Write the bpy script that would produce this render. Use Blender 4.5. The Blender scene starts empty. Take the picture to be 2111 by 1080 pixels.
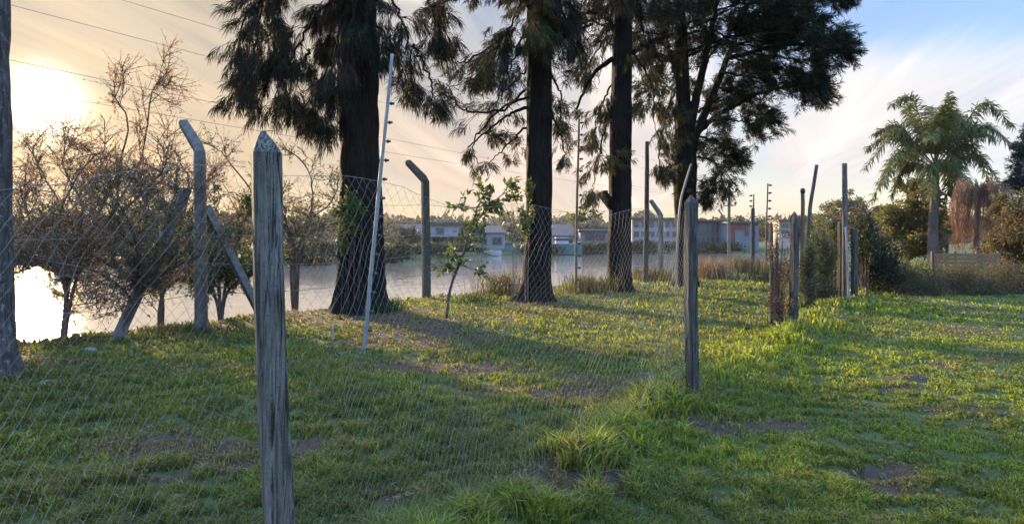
import bpy, math, random
import numpy as np
from mathutils import Vector

R = math.radians
rng = np.random.default_rng(7)
random.seed(7)
SC = bpy.context.scene
COL = SC.collection

# ------------------------------------------------------------------ camera
F, CX, HY, H = 1500.0, 1055.5, 490.0, 1.35          # focal length in photo pixels, centre column, horizon row, eye height
cd = bpy.data.cameras.new('camera')
cam = bpy.data.objects.new('camera', cd)
COL.objects.link(cam)
cam.location = (0, 0, H)
cam.rotation_euler = (R(90), 0, 0)
cd.sensor_width = 36.0
cd.lens = 36.0 * F / 2111.0
cd.shift_y = -(540.0 - HY) / 2111.0
cd.clip_start = 0.05
cd.clip_end = 6000
SC.camera = cam

# ------------------------------------------------------------------ light
SUN = Vector((-0.647, 1.0, 0.183)).normalized()
SUN_EL = math.asin(SUN.z)
SUN_AZ = math.atan2(SUN.x, SUN.y)
ld = bpy.data.lights.new('sun', 'SUN')
lo = bpy.data.objects.new('sun', ld)
COL.objects.link(lo)
ld.energy = 4.2
ld.angle = R(3.0)
ld.color = (1.0, 0.74, 0.42)
lo.rotation_euler = (-SUN).to_track_quat('-Z', 'Y').to_euler()
lo.location = (-20, 30, 20)

SC.view_settings.view_transform = 'Standard'
SC.view_settings.look = 'None'
SC.view_settings.exposure = 2.2
SC.view_settings.gamma = 1.0
try:
    SC.view_settings.use_curve_mapping = False
except Exception:
    pass
SC.cycles.max_bounces = 6
SC.cycles.transparent_max_bounces = 8
SC.cycles.use_denoising = True


class NT:
    """small helper for node trees"""
    def __init__(self, tree):
        self.t = tree
        self.t.nodes.clear()

    def n(self, typ, **kw):
        nd = self.t.nodes.new(typ)
        for k, v in kw.items():
            if k in nd.inputs.keys():
                self.set(nd.inputs[k], v)
            else:
                setattr(nd, k, v)
        return nd

    def set(self, sock, v):
        if isinstance(v, bpy.types.NodeSocket):
            self.t.links.new(v, sock)
        else:
            if hasattr(sock.default_value, '__len__') and hasattr(v, '__len__') and len(v) == 3 and len(sock.default_value) == 4:
                v = (*v, 1.0)
            sock.default_value = v

    def math(self, op, a, b=None, c=None, clamp=False):
        nd = self.t.nodes.new('ShaderNodeMath')
        nd.operation = op
        nd.use_clamp = clamp
        for i, x in enumerate((a, b, c)):
            if x is not None:
                self.set(nd.inputs[i], x)
        return nd.outputs[0]

    def vmath(self, op, a, b=None):
        nd = self.t.nodes.new('ShaderNodeVectorMath')
        nd.operation = op
        self.set(nd.inputs[0], a)
        if b is not None:
            self.set(nd.inputs[1], b)
        return nd.outputs['Value'] if op in ('DOT_PRODUCT', 'LENGTH') else nd.outputs['Vector']

    def mix(self, f, a, b, mode='MIX'):
        nd = self.t.nodes.new('ShaderNodeMix')
        nd.data_type = 'RGBA'
        nd.blend_type = mode
        nd.clamp_factor = True
        self.set(nd.inputs[0], f)
        self.set(nd.inputs[6], a)
        self.set(nd.inputs[7], b)
        return nd.outputs[2]

    def ramp(self, f, stops, interp='LINEAR'):
        nd = self.t.nodes.new('ShaderNodeValToRGB')
        cr = nd.color_ramp
        cr.interpolation = interp
        while len(cr.elements) < len(stops):
            cr.elements.new(0.5)
        for e, (p, c) in zip(cr.elements, stops):
            e.position = p
            e.color = (*c, 1.0) if hasattr(c, '__len__') else (c, c, c, 1.0)
        self.set(nd.inputs[0], f)
        return nd.outputs[0]

    def noise(self, vec, scale, detail=4, rough=0.55, dist=0.0):
        nd = self.t.nodes.new('ShaderNodeTexNoise')
        self.set(nd.inputs['Vector'], vec)
        nd.inputs['Scale'].default_value = scale
        nd.inputs['Detail'].default_value = detail
        nd.inputs['Roughness'].default_value = rough
        nd.inputs['Distortion'].default_value = dist
        return nd.outputs[0]

    def maprange(self, v, a, b, c=0.0, d=1.0, smooth=False):
        nd = self.t.nodes.new('ShaderNodeMapRange')
        nd.interpolation_type = 'SMOOTHSTEP' if smooth else 'LINEAR'
        nd.clamp = True
        for i, x in enumerate((v, a, b, c, d)):
            self.set(nd.inputs[i], x)
        return nd.outputs[0]

    def comb(self, x, y, z):
        nd = self.t.nodes.new('ShaderNodeCombineXYZ')
        for i, q in enumerate((x, y, z)):
            self.set(nd.inputs[i], q)
        return nd.outputs[0]

    def sep(self, v):
        nd = self.t.nodes.new('ShaderNodeSeparateXYZ')
        self.set(nd.inputs[0], v)
        return nd.outputs


# ------------------------------------------------------------------ sky: Nishita air plus a thin streaky layer of high cloud
world = bpy.data.worlds.new('World')
SC.world = world
world.use_nodes = True
W = NT(world.node_tree)
sky = W.n('ShaderNodeTexSky')
sky.sky_type = 'NISHITA'
sky.sun_disc = False
sky.sun_elevation = SUN_EL
sky.sun_rotation = SUN_AZ
sky.altitude = 0
sky.air_density = 1.0
sky.dust_density = 1.0
sky.ozone_density = 2.0
tc = W.n('ShaderNodeTexCoord')
dv = W.vmath('NORMALIZE', tc.outputs['Generated'])
sx, sy, sz = W.sep(dv)
cosun = W.vmath('DOT_PRODUCT', dv, tuple(SUN))
ang = W.math('ARCCOSINE', W.math('MINIMUM', cosun, 0.99999))          # angle from the sun in radians
zz = W.math('MAXIMUM', sz, 0.0)
zc = W.math('ADD', zz, 0.07)
px_ = W.math('DIVIDE', sx, zc)
py_ = W.math('DIVIDE', sy, zc)
# cloud plane axes: streaks run toward the horizon point slightly right of straight ahead
ca, sa = math.cos(0.162), math.sin(0.162)
u = W.math('SUBTRACT', W.math('MULTIPLY', px_, ca), W.math('MULTIPLY', py_, sa))
v = W.math('ADD', W.math('MULTIPLY', px_, sa), W.math('MULTIPLY', py_, ca))
cv1 = W.comb(W.math('MULTIPLY', u, 1.15), W.math('MULTIPLY', v, 0.13), 3.7)
n1 = W.noise(cv1, 1.5, 7, 0.6, 0.5)
cv2 = W.comb(W.math('MULTIPLY', u, 0.35), W.math('MULTIPLY', v, 0.13), 9.1)
n2 = W.noise(cv2, 1.0, 5, 0.55, 0.4)
cov = W.math('ADD', W.math('MULTIPLY', n1, 0.6), W.math('MULTIPLY', n2, 0.5))
# thicker toward the sun, thinner in the upper right
cov = W.math('ADD', cov, W.maprange(ang, 0.2, 1.25, 0.15, -0.10))
# on the side away from the sun the veil hangs low and the sky above it clears
away = W.maprange(ang, 0.75, 1.15, 0.0, 1.0, True)
band = W.math('SUBTRACT', W.maprange(sz, 0.02, 0.10, -0.02, 0.16, True), W.maprange(sz, 0.16, 0.27, 0.0, 0.30, True))
cov = W.math('ADD', cov, W.math('MULTIPLY', away, band))
mask = W.maprange(cov, 0.42, 0.68, 0.0, 0.95, True)
mask = W.math('MULTIPLY', mask, W.maprange(sz, -0.01, 0.07, 0.55, 1.0))
K = 10.0                                                              # the background runs well below 1
ccol = W.ramp(W.math('DIVIDE', ang, 1.6), [
    (0.00, (0.62, 0.50, 0.33)), (0.10, (0.55, 0.45, 0.33)), (0.20, (0.54, 0.47, 0.38)), (0.36, (0.60, 0.55, 0.50)),
    (0.50, (0.68, 0.65, 0.63)), (0.64, (0.76, 0.72, 0.68)), (1.0, (0.74, 0.76, 0.80))])
lo_col = W.ramp(W.math('DIVIDE', ang, 1.6), [
    (0.00, (0.60, 0.44, 0.22)), (0.14, (0.58, 0.41, 0.24)), (0.34, (0.62, 0.44, 0.34)), (0.50, (0.64, 0.52, 0.46)),
    (0.66, (0.60, 0.57, 0.58)), (0.80, (0.56, 0.62, 0.70)), (1.0, (0.5, 0.58, 0.7))])
ccol = W.mix(W.maprange(sz, 0.0, 0.24, 1.0, 0.0), ccol, lo_col)
ccol = W.vmath('MULTIPLY', ccol, W.ramp(W.math('ADD', 0.51, W.math('MULTIPLY', W.math('SUBTRACT', n1, 0.51), W.maprange(ang, 0.5, 1.2, 0.8, 0.45))), [(0.34, (0.42, 0.46, 0.54)), (0.46, (0.84, 0.85, 0.88)), (0.54, (1.0, 1.0, 1.0)), (0.66, (1.42, 1.38, 1.32))]))
ccol = W.vmath('SCALE', ccol)
ccol.node.inputs['Scale'].default_value = K * 0.85
skyb = W.vmath('MULTIPLY', sky.outputs[0], W.ramp(W.math('DIVIDE', ang, 1.6), [(0.0, (0.12, 0.13, 0.16)), (0.3, (0.5, 0.58, 0.75)), (0.75, (2.0, 1.95, 2.25)), (1.0, (2.0, 1.9, 2.1))]))
skyc = W.mix(mask, skyb, ccol)
# aureole of the low sun in the thin cloud
g1 = W.math('EXPONENT', W.math('MULTIPLY', W.math('POWER', W.math('DIVIDE', ang, 0.03), 2.0), -1.0))
g2 = W.math('EXPONENT', W.math('DIVIDE', ang, -0.075))
g3 = W.math('EXPONENT', W.math('DIVIDE', ang, -0.30))
glow = W.vmath('ADD', W.vmath('ADD',
               W.comb(W.math('MULTIPLY', g1, 30.0), W.math('MULTIPLY', g1, 27.0), W.math('MULTIPLY', g1, 20.0)),
               W.comb(W.math('MULTIPLY', g2, 2.6), W.math('MULTIPLY', g2, 1.95), W.math('MULTIPLY', g2, 1.05))),
               W.comb(W.math('MULTIPLY', g3, 0.15), W.math('MULTIPLY', g3, 0.08), W.math('MULTIPLY', g3, 0.0)))
# unseen sky high above the view is boosted as added fill light for the ground
skyc = W.vmath('MULTIPLY', skyc, W.ramp(sz, [(0.0, (0.45, 0.45, 0.45)), (0.30, (0.45, 0.45, 0.46)), (0.60, (3.9, 3.95, 4.1))]))
skyc = W.vmath('SCALE', skyc)
skyc.node.inputs['Scale'].default_value = 2.3
tot = W.vmath('ADD', skyc, glow)
bg = W.n('ShaderNodeBackground')
W.set(bg.inputs[0], tot)
bg.inputs[1].default_value = 0.035
wo = W.n('ShaderNodeOutputWorld')
W.t.links.new(bg.outputs[0], wo.inputs[0])


# ------------------------------------------------------------------ numbers helpers
def T(px, py, d):
    """point seen at photo pixel (px, py) at distance d"""
    return np.array([(px - CX) / F * d, d, H + (HY - py) / F * d])


def hash2(ix, iy, s):
    a = (ix.astype(np.int64) * 374761393 + iy.astype(np.int64) * 668265263 + s * 974711) & 0xFFFFFFFF
    a = ((a ^ (a >> 13)) * 1274126177) & 0xFFFFFFFF
    a = a ^ (a >> 16)
    return (a & 0xFFFF) / 65535.0


def vnoise(x, y, s=0):
    x = np.asarray(x, float); y = np.asarray(y, float)
    ix = np.floor(x); iy = np.floor(y)
    fx = x - ix; fy = y - iy
    fx = fx * fx * (3 - 2 * fx); fy = fy * fy * (3 - 2 * fy)
    a = hash2(ix, iy, s); b = hash2(ix + 1, iy, s); c = hash2(ix, iy + 1, s); d = hash2(ix + 1, iy + 1, s)
    return (a * (1 - fx) + b * fx) * (1 - fy) + (c * (1 - fx) + d * fx) * fy


def fbm(x, y, s=0, o=4):
    t = 0; a = 0.5; n = 0
    for k in range(o):
        t = t + a * vnoise(x * 2 ** k, y * 2 ** k, s + k * 17); n += a; a *= 0.5
    return t / n


def sstep(a, b, x):
    t = np.clip((x - a) / (b - a), 0, 1)
    return t * t * (3 - 2 * t)


# near bank edge x_b(y): land lies to the right of it
BY = [-400, -60, -20, 0, 9.6, 13.5, 16.6, 18.4, 21.3, 27, 33.75, 60, 120, 400]
BX = [-270, -50, -22, -11.5, -6.6, -3.9, -1.9, -0.75, 1.9, 6.0, 10.3, 28, 70, 270]
# far bank edge y_f(x)
FX = [-2000, -200, -60, -18, -11, -3.5, 10, 33, 60, 120, 300, 2000]
FY = [400, 90, 60, 61, 68, 92, 100, 110, 135, 200, 420, 2500]
FP0 = np.array([-0.81, 2.447]); FDIR = np.array([0.585, 0.95]); FDIR = FDIR / np.linalg.norm(FDIR)


def fence_dist(x, y):
    return (x - FP0[0]) * FDIR[1] - (y - FP0[1]) * FDIR[0]        # positive on the right-hand side


SOIL = [(-1.35, 9.9, 1.3, 0.9), (-2.0, 12.0, 1.4, 0.8), (-1.9, 4.6, 0.75, 0.45), (0.15, 3.75, 0.22, 0.25), (0.35, 4.0, 0.3, 0.25),
        (-3.2, 13.3, 1.6, 1.2), (-6.0, 7.6, 1.3, 1.0), (2.05, 4.2, 0.28, 0.13), (3.77, 6.86, 0.22, 0.12), (5.4, 8.0, 0.3, 0.14),
        (1.55, 5.1, 0.5, 0.2), (0.35, 6.4, 0.7, 0.35), (-0.7, 3.9, 0.3, 0.15), (3.3, 6.4, 0.3, 0.12), (2.2, 4.0, 0.35, 0.2),
        (0.55, 15.3, 0.9, 0.6), (2.75, 18.2, 0.8, 0.5), (-0.4, 7.6, 0.9, 0.3), (1.0, 7.0, 0.5, 0.25), (4.4, 7.6, 0.35, 0.12)]


def soil(x, y):
    s = sstep(0.62, 0.80, fbm(x * 0.9 + 3, y * 0.9, 5, 4)) * 0.75
    wob = (fbm(x * 3.0, y * 3.0, 21, 4) - 0.5) * 4.0
    for (cx, cy, rx, ry) in SOIL:
        q = ((x - cx) / rx) ** 2 + ((y - cy) / ry) ** 2
        s = np.maximum(s, 1 - sstep(0.1, 1.9, q + wob * np.exp(-q * 0.15)) - sstep(1.5, 3.0, q))
    return s


def gz(x, y):
    x = np.asarray(x, float); y = np.asarray(y, float)
    r = np.hypot(x, y)
    fade = 1 / (1 + (r / 25) ** 2)
    h = (fbm(x * 0.35, y * 0.35, 1, 3) - 0.5) * 0.14 * fade + (fbm(x * 1.7, y * 1.7, 2, 3) - 0.5) * 0.06 * fade
    fd = fence_dist(x, y)
    h = h + 0.07 * np.exp(-(fd / 0.42) ** 2) * np.where(y > 0, 1, 0) * fade
    for (cx, cy, rx, ry, a) in ((2.05, 4.15, 0.2, 0.1, -0.05), (3.77, 6.86, 0.16, 0.1, 0.05), (5.4, 8.0, 0.2, 0.12, 0.05), (2.3, 4.05, 0.2, 0.15, 0.04)):
        h = h + a * np.exp(-(((x - cx) / rx) ** 2 + ((y - cy) / ry) ** 2))
    t = (np.interp(y, BY, BX) - x) * 0.84 + (fbm(x * 0.6, y * 0.6, 9, 3) - 0.5) * 0.9
    near = h - 2.2 * sstep(-0.2, 3.2, t)
    s = y - np.interp(x, FX, FY) + (fbm(x * 0.08, y * 0.08, 12, 3) - 0.5) * 5
    far = -2.2 + 1.75 * sstep(-1, 3.0, s) + 0.5 * sstep(5, 60, s)
    return np.maximum(near, far)


def G(px, py):
    """ground point seen at photo pixel"""
    d = F * H / (py - HY)
    for _ in range(6):
        z = float(gz((px - CX) / F * d, d))
        d = F * (H - z) / (py - HY)
    return np.array([(px - CX) / F * d, d, float(gz((px - CX) / F * d, d))])


# ------------------------------------------------------------------ mesh building
class MB:
    def __init__(self):
        self.v = []; self.f = {3: [], 4: []}; self.c = []; self.m = {3: [], 4: []}; self.n = 0; self.hc = False

    def add(self, v, f, col=None, mi=0):
        v = np.asarray(v, float).reshape(-1, 3)
        f = np.asarray(f, np.int64)
        self.v.append(v)
        self.f[f.shape[1]].append(f + self.n)
        self.m[f.shape[1]].append(np.full(len(f), mi))
        if col is None:
            col = np.ones((len(v), 3)) * 0.5
        else:
            self.hc = True
            col = np.broadcast_to(np.asarray(col, float), (len(v), 3))
        self.c.append(col)
        self.n += len(v)

    def also(self, f, base, mi=0):
        f = np.asarray(f, np.int64)
        self.f[f.shape[1]].append(f + base); self.m[f.shape[1]].append(np.full(len(f), mi))

    def build(self, name, mats, parent=None, origin=(0, 0, 0), smooth=False):
        me = bpy.data.meshes.new(name)
        V = np.concatenate(self.v) - np.asarray(origin, float)
        f3 = np.concatenate(self.f[3]) if self.f[3] else np.zeros((0, 3), np.int64)
        f4 = np.concatenate(self.f[4]) if self.f[4] else np.zeros((0, 4), np.int64)
        me.vertices.add(len(V)); me.vertices.foreach_set('co', V.astype(np.float32).ravel())
        nl = f3.size + f4.size
        me.loops.add(nl)
        me.loops.foreach_set('vertex_index', np.concatenate([f3.ravel(), f4.ravel()]).astype(np.int32))
        npoly = len(f3) + len(f4)
        me.polygons.add(npoly)
        st = np.concatenate([np.arange(len(f3)) * 3, f3.size + np.arange(len(f4)) * 4]).astype(np.int32)
        me.polygons.foreach_set('loop_start', st)
        try:
            me.polygons.foreach_set('loop_total', np.concatenate([np.full(len(f3), 3), np.full(len(f4), 4)]).astype(np.int32))
        except Exception:
            pass
        mi = np.concatenate([np.concatenate(self.m[3]) if self.m[3] else np.zeros(0), np.concatenate(self.m[4]) if self.m[4] else np.zeros(0)])
        me.polygons.foreach_set('material_index', mi.astype(np.int32))
        me.polygons.foreach_set('use_smooth', np.full(npoly, smooth))
        if self.hc:
            at = me.attributes.new('tint', 'FLOAT_COLOR', 'POINT')
            C = np.concatenate(self.c)
            at.data.foreach_set('color', np.concatenate([C, np.ones((len(C), 1))], 1).astype(np.float32).ravel())
        for m in (mats if isinstance(mats, (list, tuple)) else [mats]):
            me.materials.append(m)
        me.update(); me.validate()
        o = bpy.data.objects.new(name, me)
        COL.objects.link(o)
        if parent is not None:
            o.parent = parent
        else:
            o.location = origin
        return o


def empty(name, loc):
    o = bpy.data.objects.new(name, None)
    o.empty_display_size = 0.1
    COL.objects.link(o)
    o.location = tuple(loc)
    return o


def tag(o, label=None, cat=None, group=None, kind=None):
    if label: o['label'] = label
    if cat: o['category'] = cat
    if group: o['group'] = group
    if kind: o['kind'] = kind
    return o


def norm(a):
    return a / np.maximum(np.linalg.norm(a, axis=-1, keepdims=True), 1e-9)


def resample(P, n, rad=None):
    P = np.asarray(P, float)
    # Catmull-Rom through the points
    Q = np.vstack([2 * P[0] - P[1], P, 2 * P[-1] - P[-2]])
    t = np.linspace(0, len(P) - 1, n)
    i = np.minimum(t.astype(int), len(P) - 2); u = (t - i)[:, None]
    p0, p1, p2, p3 = Q[i], Q[i + 1], Q[i + 2], Q[i + 3]
    out = 0.5 * (2 * p1 + (p2 - p0) * u + (2 * p0 - 5 * p1 + 4 * p2 - p3) * u ** 2 + (3 * p1 - p0 - 3 * p2 + p3) * u ** 3)
    if rad is None:
        return out
    return out, np.interp(t, np.arange(len(P)), rad)


def frames(P):
    tg = np.gradient(P, axis=0); tg = norm(tg)
    ref = np.where(np.abs(tg[:, 1:2]) > 0.8, np.array([[1.0, 0, 0]]), np.array([[0, 1.0, 0]]))
    if len({tuple(r) for r in ref}) > 1:
        ref = np.tile(ref[0], (len(P), 1))
    a = norm(np.cross(ref, tg)); b = np.cross(tg, a)
    return tg, a, b


def tube(mb, P, r, sides=6, mul=None, caps=True, col=None, mi=0):
    """sweep a circle (or mul-shaped section) along P"""
    P = np.asarray(P, float); k = len(P)
    r = np.broadcast_to(np.asarray(r, float), (k,))
    tg, a, b = frames(P)
    th = np.arange(sides) / sides * 2 * math.pi
    rr = r[:, None] * (1.0 if mul is None else mul)
    rr = np.broadcast_to(rr, (k, sides))
    V = P[:, None, :] + rr[..., None] * (np.cos(th)[None, :, None] * a[:, None, :] + np.sin(th)[None, :, None] * b[:, None, :])
    i = np.arange(k - 1)[:, None] * sides; j = np.arange(sides)[None, :]; j2 = (j + 1) % sides
    q = np.stack([i + j, i + j2, i + sides + j2, i + sides + j], -1).reshape(-1, 4)
    base = mb.n
    V = V.reshape(-1, 3)
    if caps:
        V = np.vstack([V, P[0], P[-1]])
    mb.add(V, q, col, mi)
    if caps:
        c0 = k * sides; jj = np.arange(sides); jn = (jj + 1) % sides
        mb.also(np.stack([np.full(sides, c0), jn, jj], -1), base, mi)
        mb.also(np.stack([np.full(sides, c0 + 1), (k - 1) * sides + jj, (k - 1) * sides + jn], -1), base, mi)


def box(mb, c, size, rz=0.0, col=None, mi=0):
    sx_, sy_, sz_ = np.asarray(size, float) / 2
    v = np.array([[-1, -1, -1], [1, -1, -1], [1, 1, -1], [-1, 1, -1], [-1, -1, 1], [1, -1, 1], [1, 1, 1], [-1, 1, 1]], float) * [sx_, sy_, sz_]
    if rz:
        c_, s_ = math.cos(rz), math.sin(rz)
        v = np.stack([v[:, 0] * c_ - v[:, 1] * s_, v[:, 0] * s_ + v[:, 1] * c_, v[:, 2]], 1)
    f = [[0, 3, 2, 1], [4, 5, 6, 7], [0, 1, 5, 4], [1, 2, 6, 5], [2, 3, 7, 6], [3, 0, 4, 7]]
    mb.add(v + np.asarray(c, float), f, col, mi)


def section_sweep(mb, P, w, d, yaw=0.0, taper_end=1.0, rough=0.0, sides=20, sq=6.0):
    """rounded-square section swept along P (posts); yaw turns the section"""
    P = np.asarray(P, float); k = len(P)
    th = (np.arange(sides) + 0.5) / sides * 2 * math.pi
    cx_ = np.sign(np.cos(th)) * np.abs(np.cos(th)) ** (2 / sq) * w / 2
    cy_ = np.sign(np.sin(th)) * np.abs(np.sin(th)) ** (2 / sq) * d / 2
    x = cx_ * math.cos(yaw) - cy_ * math.sin(yaw); y = cx_ * math.sin(yaw) + cy_ * math.cos(yaw)
    return x, y


def leaf_quads(mb, c, ax, ln, wd, col):
    """diamond leaves at c (N,3) along ax (N,3)"""
    N = len(c)
    ax = norm(ax)
    side = norm(np.cross(ax, norm(rng.normal(size=(N, 3)))))
    ln = np.broadcast_to(ln, (N,))[:, None]; wd = np.broadcast_to(wd, (N,))[:, None]
    nrm = np.cross(ax, side)
    V = np.stack([c, c + ax * ln * 0.45 + side * wd / 2 + nrm * ln * 0.05, c + ax * ln - nrm * ln * 0.06, c + ax * ln * 0.45 - side * wd / 2 + nrm * ln * 0.05], 1)
    f = np.arange(N)[:, None] * 4 + np.arange(4)[None, :]
    cc = np.repeat(np.broadcast_to(col, (N, 3)), 4, 0)
    mb.add(V.reshape(-1, 3), f, cc)


def needles(mb, c, ax, n, length, width, fan, droop, col, along=0.3):
    """sprays of needle-thin twigs: c (N,3) spray roots, ax (N,3) their directions"""
    N = len(c)
    ax = norm(ax)
    t = rng.random((N, n, 1))
    st = c[:, None, :] + ax[:, None, :] * along * t + rng.normal(size=(N, n, 3)) * 0.012
    dr = norm(ax[:, None, :] + rng.normal(size=(N, n, 3)) * fan + np.array([0, 0, -droop]))
    ln = length * (0.6 + 0.7 * rng.random((N, n, 1)))
    side = norm(np.cross(dr, norm(rng.normal(size=(N, n, 3))))) * width / 2
    mid = st + dr * ln * 0.5
    tip = st + norm(dr + np.array([0, 0, -droop * 0.5])) * ln
    V = np.stack([st, mid + side, tip, mid - side], 2).reshape(-1, 3)
    f = np.arange(N * n)[:, None] * 4 + np.arange(4)[None, :]
    cc = np.asarray(col)
    if cc.ndim == 1:
        cc = np.tile(cc, (N, 1))
    cc = np.repeat(cc * (0.75 + 0.5 * rng.random((N, 1))), n * 4, 0)
    mb.add(V, f, cc)


# ------------------------------------------------------------------ materials
def newmat(name):
    m = bpy.data.materials.new(name); m.use_nodes = True
    return m, NT(m.node_tree)


def out(nt, sh, disp=None):
    o = nt.n('ShaderNodeOutputMaterial')
    nt.t.links.new(sh, o.inputs[0])


def bump(nt, h, strength=0.5, dist=0.02):
    b = nt.n('ShaderNodeBump')
    b.inputs['Strength'].default_value = strength; b.inputs['Distance'].default_value = dist
    nt.set(b.inputs['Height'], h)
    return b.outputs[0]


def principled(nt, col, rough=0.8, normal=None, metallic=0.0, spec=0.3):
    p = nt.n('ShaderNodeBsdfPrincipled')
    nt.set(p.inputs['Base Color'], col)
    nt.set(p.inputs['Roughness'], rough)
    nt.set(p.inputs['Metallic'], metallic)
    p.inputs['Specular IOR Level'].default_value = spec
    if normal is not None:
        nt.set(p.inputs['Normal'], normal)
    return p.outputs[0]


def mat_leaf(name, trans=0.45, rough=0.55, ttint=(1.25, 1.15, 0.5), spec=0.25):
    m, n = newmat(name)
    a = n.n('ShaderNodeAttribute', attribute_name='tint')
    p = principled(n, a.outputs['Color'], rough, spec=spec)
    tr = n.n('ShaderNodeBsdfTranslucent')
    n.set(tr.inputs[0], n.vmath('MULTIPLY', a.outputs['Color'], ttint))
    mx = n.n('ShaderNodeMixShader'); mx.inputs[0].default_value = trans
    n.t.links.new(p, mx.inputs[1]); n.t.links.new(tr.outputs[0], mx.inputs[2])
    out(n, mx.outputs[0])
    return m


def mat_bark(name, dark, light, scale=1.0, lichen=0.0):
    m, n = newmat(name)
    g = n.n('ShaderNodeNewGeometry').outputs['Position']
    mp = n.n('ShaderNodeMapping'); n.set(mp.inputs[0], g); mp.inputs['Scale'].default_value = (9 * scale, 9 * scale, 1.3 * scale)
    a = n.noise(mp.outputs[0], 2.2, 8, 0.62, 1.0)
    b = n.noise(g, 2.2, 4, 0.6)
    c = n.ramp(a, [(0.34, dark), (0.66, light)])
    c = n.mix(n.maprange(b, 0.4, 0.75), c, n.vmath('MULTIPLY', c, (0.6, 0.55, 0.5)))
    if lichen:
        l = n.maprange(n.noise(g, 16, 5, 0.7), 0.56, 0.66)
        c = n.mix(n.math('MULTIPLY', l, lichen), c, (0.24, 0.26, 0.24))
    out(n, principled(n, c, 0.92, bump(n, a, 1.0, 0.05), spec=0.1))
    return m


def mat_wood(name, dark, light, lichen=(0.30, 0.33, 0.32), lk=0.5, moss=0.3):
    m, n = newmat(name)
    g = n.n('ShaderNodeTexCoord').outputs['Object']
    mp = n.n('ShaderNodeMapping'); n.set(mp.inputs[0], g); mp.inputs['Scale'].default_value = (42, 42, 2.6)
    a = n.noise(mp.outputs[0], 1.6, 8, 0.6, 0.8)
    mp2 = n.n('ShaderNodeMapping'); n.set(mp2.inputs[0], g); mp2.inputs['Scale'].default_value = (95, 95, 4.0)
    f = n.noise(mp2.outputs[0], 1.5, 4, 0.6)
    mp3 = n.n('ShaderNodeMapping'); n.set(mp3.inputs[0], g); mp3.inputs['Scale'].default_value = (9, 9, 1.7)
    b = n.noise(mp3.outputs[0], 2.0, 6, 0.65)
    c = n.ramp(a, [(0.33, dark), (0.48, tuple((x + y) / 2 for x, y in zip(dark, light))), (0.68, light)])
    c = n.mix(n.maprange(f, 0.62, 0.72), c, tuple(x * 0.35 for x in dark))
    c = n.mix(n.math('MULTIPLY', n.maprange(b, 0.52, 0.68), lk), c, lichen)
    c = n.mix(n.math('MULTIPLY', n.maprange(n.noise(g, 5, 5, 0.6), 0.48, 0.7), moss), c, (0.09, 0.105, 0.06))
    vor = n.n('ShaderNodeTexVoronoi'); n.set(vor.inputs['Vector'], mp3.outputs[0]); vor.inputs['Scale'].default_value = 0.9
    c = n.mix(n.maprange(vor.outputs['Distance'], 0.03, 0.11, 0.85, 0.0), c, (0.02, 0.018, 0.016))
    sp = n.noise(g, 150, 3, 0.7)
    c = n.mix(n.maprange(sp, 0.62, 0.70, 0.0, 0.45), c, tuple(x * 0.9 for x in lichen))
    c = n.mix(n.maprange(sp, 0.40, 0.33, 0.0, 0.8), c, tuple(x * 0.6 for x in dark))
    mp4 = n.n('ShaderNodeMapping'); n.set(mp4.inputs[0], g); mp4.inputs['Scale'].default_value = (30, 30, 0.9)
    crk = n.maprange(n.math('ABSOLUTE', n.math('SUBTRACT', n.noise(mp4.outputs[0], 1.0, 5, 0.6, 1.2), 0.5)), 0.0, 0.022, 1.0, 0.0)
    c = n.mix(n.math('MULTIPLY', crk, 0.9), c, (0.012, 0.010, 0.009))
    hgt = n.math('SUBTRACT', n.math('ADD', a, n.math('MULTIPLY', f, 0.5)), n.math('MULTIPLY', crk, 0.9))
    out(n, principled(n, c, 0.9, bump(n, hgt, 0.9, 0.012), spec=0.15))
    return m


def mat_plain(name, col, rough=0.7, var=0.25, scale=8.0, metallic=0.0, spec=0.3, bmp=0.2):
    m, n = newmat(name)
    g = n.n('ShaderNodeTexCoord').outputs['Object']
    a = n.noise(g, scale, 6, 0.65)
    c = n.mix(n.maprange(a, 0.3, 0.7), tuple(x * (1 - var) for x in col), tuple(min(1, x * (1 + var)) for x in col))
    out(n, principled(n, c, rough, bump(n, a, bmp, 0.01), metallic, spec))
    return m


M = {}
M['leaf'] = mat_leaf('leaf')
M['needle'] = mat_leaf('needle', 0.16, 0.65, (1.6, 1.15, 0.55), 0.05)
M['blade'] = mat_leaf('grass_blade', 0.5, 0.55, (1.55, 1.3, 0.35), 0.2)
M['palm'] = mat_leaf('palm_leaf', 0.3, 0.75, (1.3, 1.15, 0.5), 0.1)
M['dry'] = mat_leaf('dry_stem', 0.35, 0.8, (1.2, 1.0, 0.7), 0.1)
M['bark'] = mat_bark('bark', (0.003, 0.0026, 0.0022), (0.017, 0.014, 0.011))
M['bark_grey'] = mat_bark('grey_bark', (0.035, 0.028, 0.024), (0.12, 0.105, 0.095), 1.6, 0.6)
M['twig'] = mat_bark('twig_bark', (0.08, 0.058, 0.048), (0.18, 0.135, 0.11), 2.5)
M['wood'] = mat_wood('weathered_wood', (0.026, 0.021, 0.017), (0.15, 0.128, 0.108), (0.25, 0.24, 0.21), lk=0.45, moss=0.55)
M['wood_dark'] = mat_wood('dark_weathered_wood', (0.020, 0.016, 0.013), (0.09, 0.078, 0.065), lk=0.2)
M['wood_brown'] = mat_wood('brown_pole_wood', (0.06, 0.048, 0.038), (0.15, 0.125, 0.10), lk=0.25, moss=0.1)
M['concrete'] = mat_plain('weathered_concrete', (0.10, 0.09, 0.08), 0.9, 0.4, 14, spec=0.15, bmp=0.6)
M['concrete_moss'] = mat_plain('mossy_concrete', (0.065, 0.062, 0.045), 0.9, 0.4, 10, spec=0.15, bmp=0.6)
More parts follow.
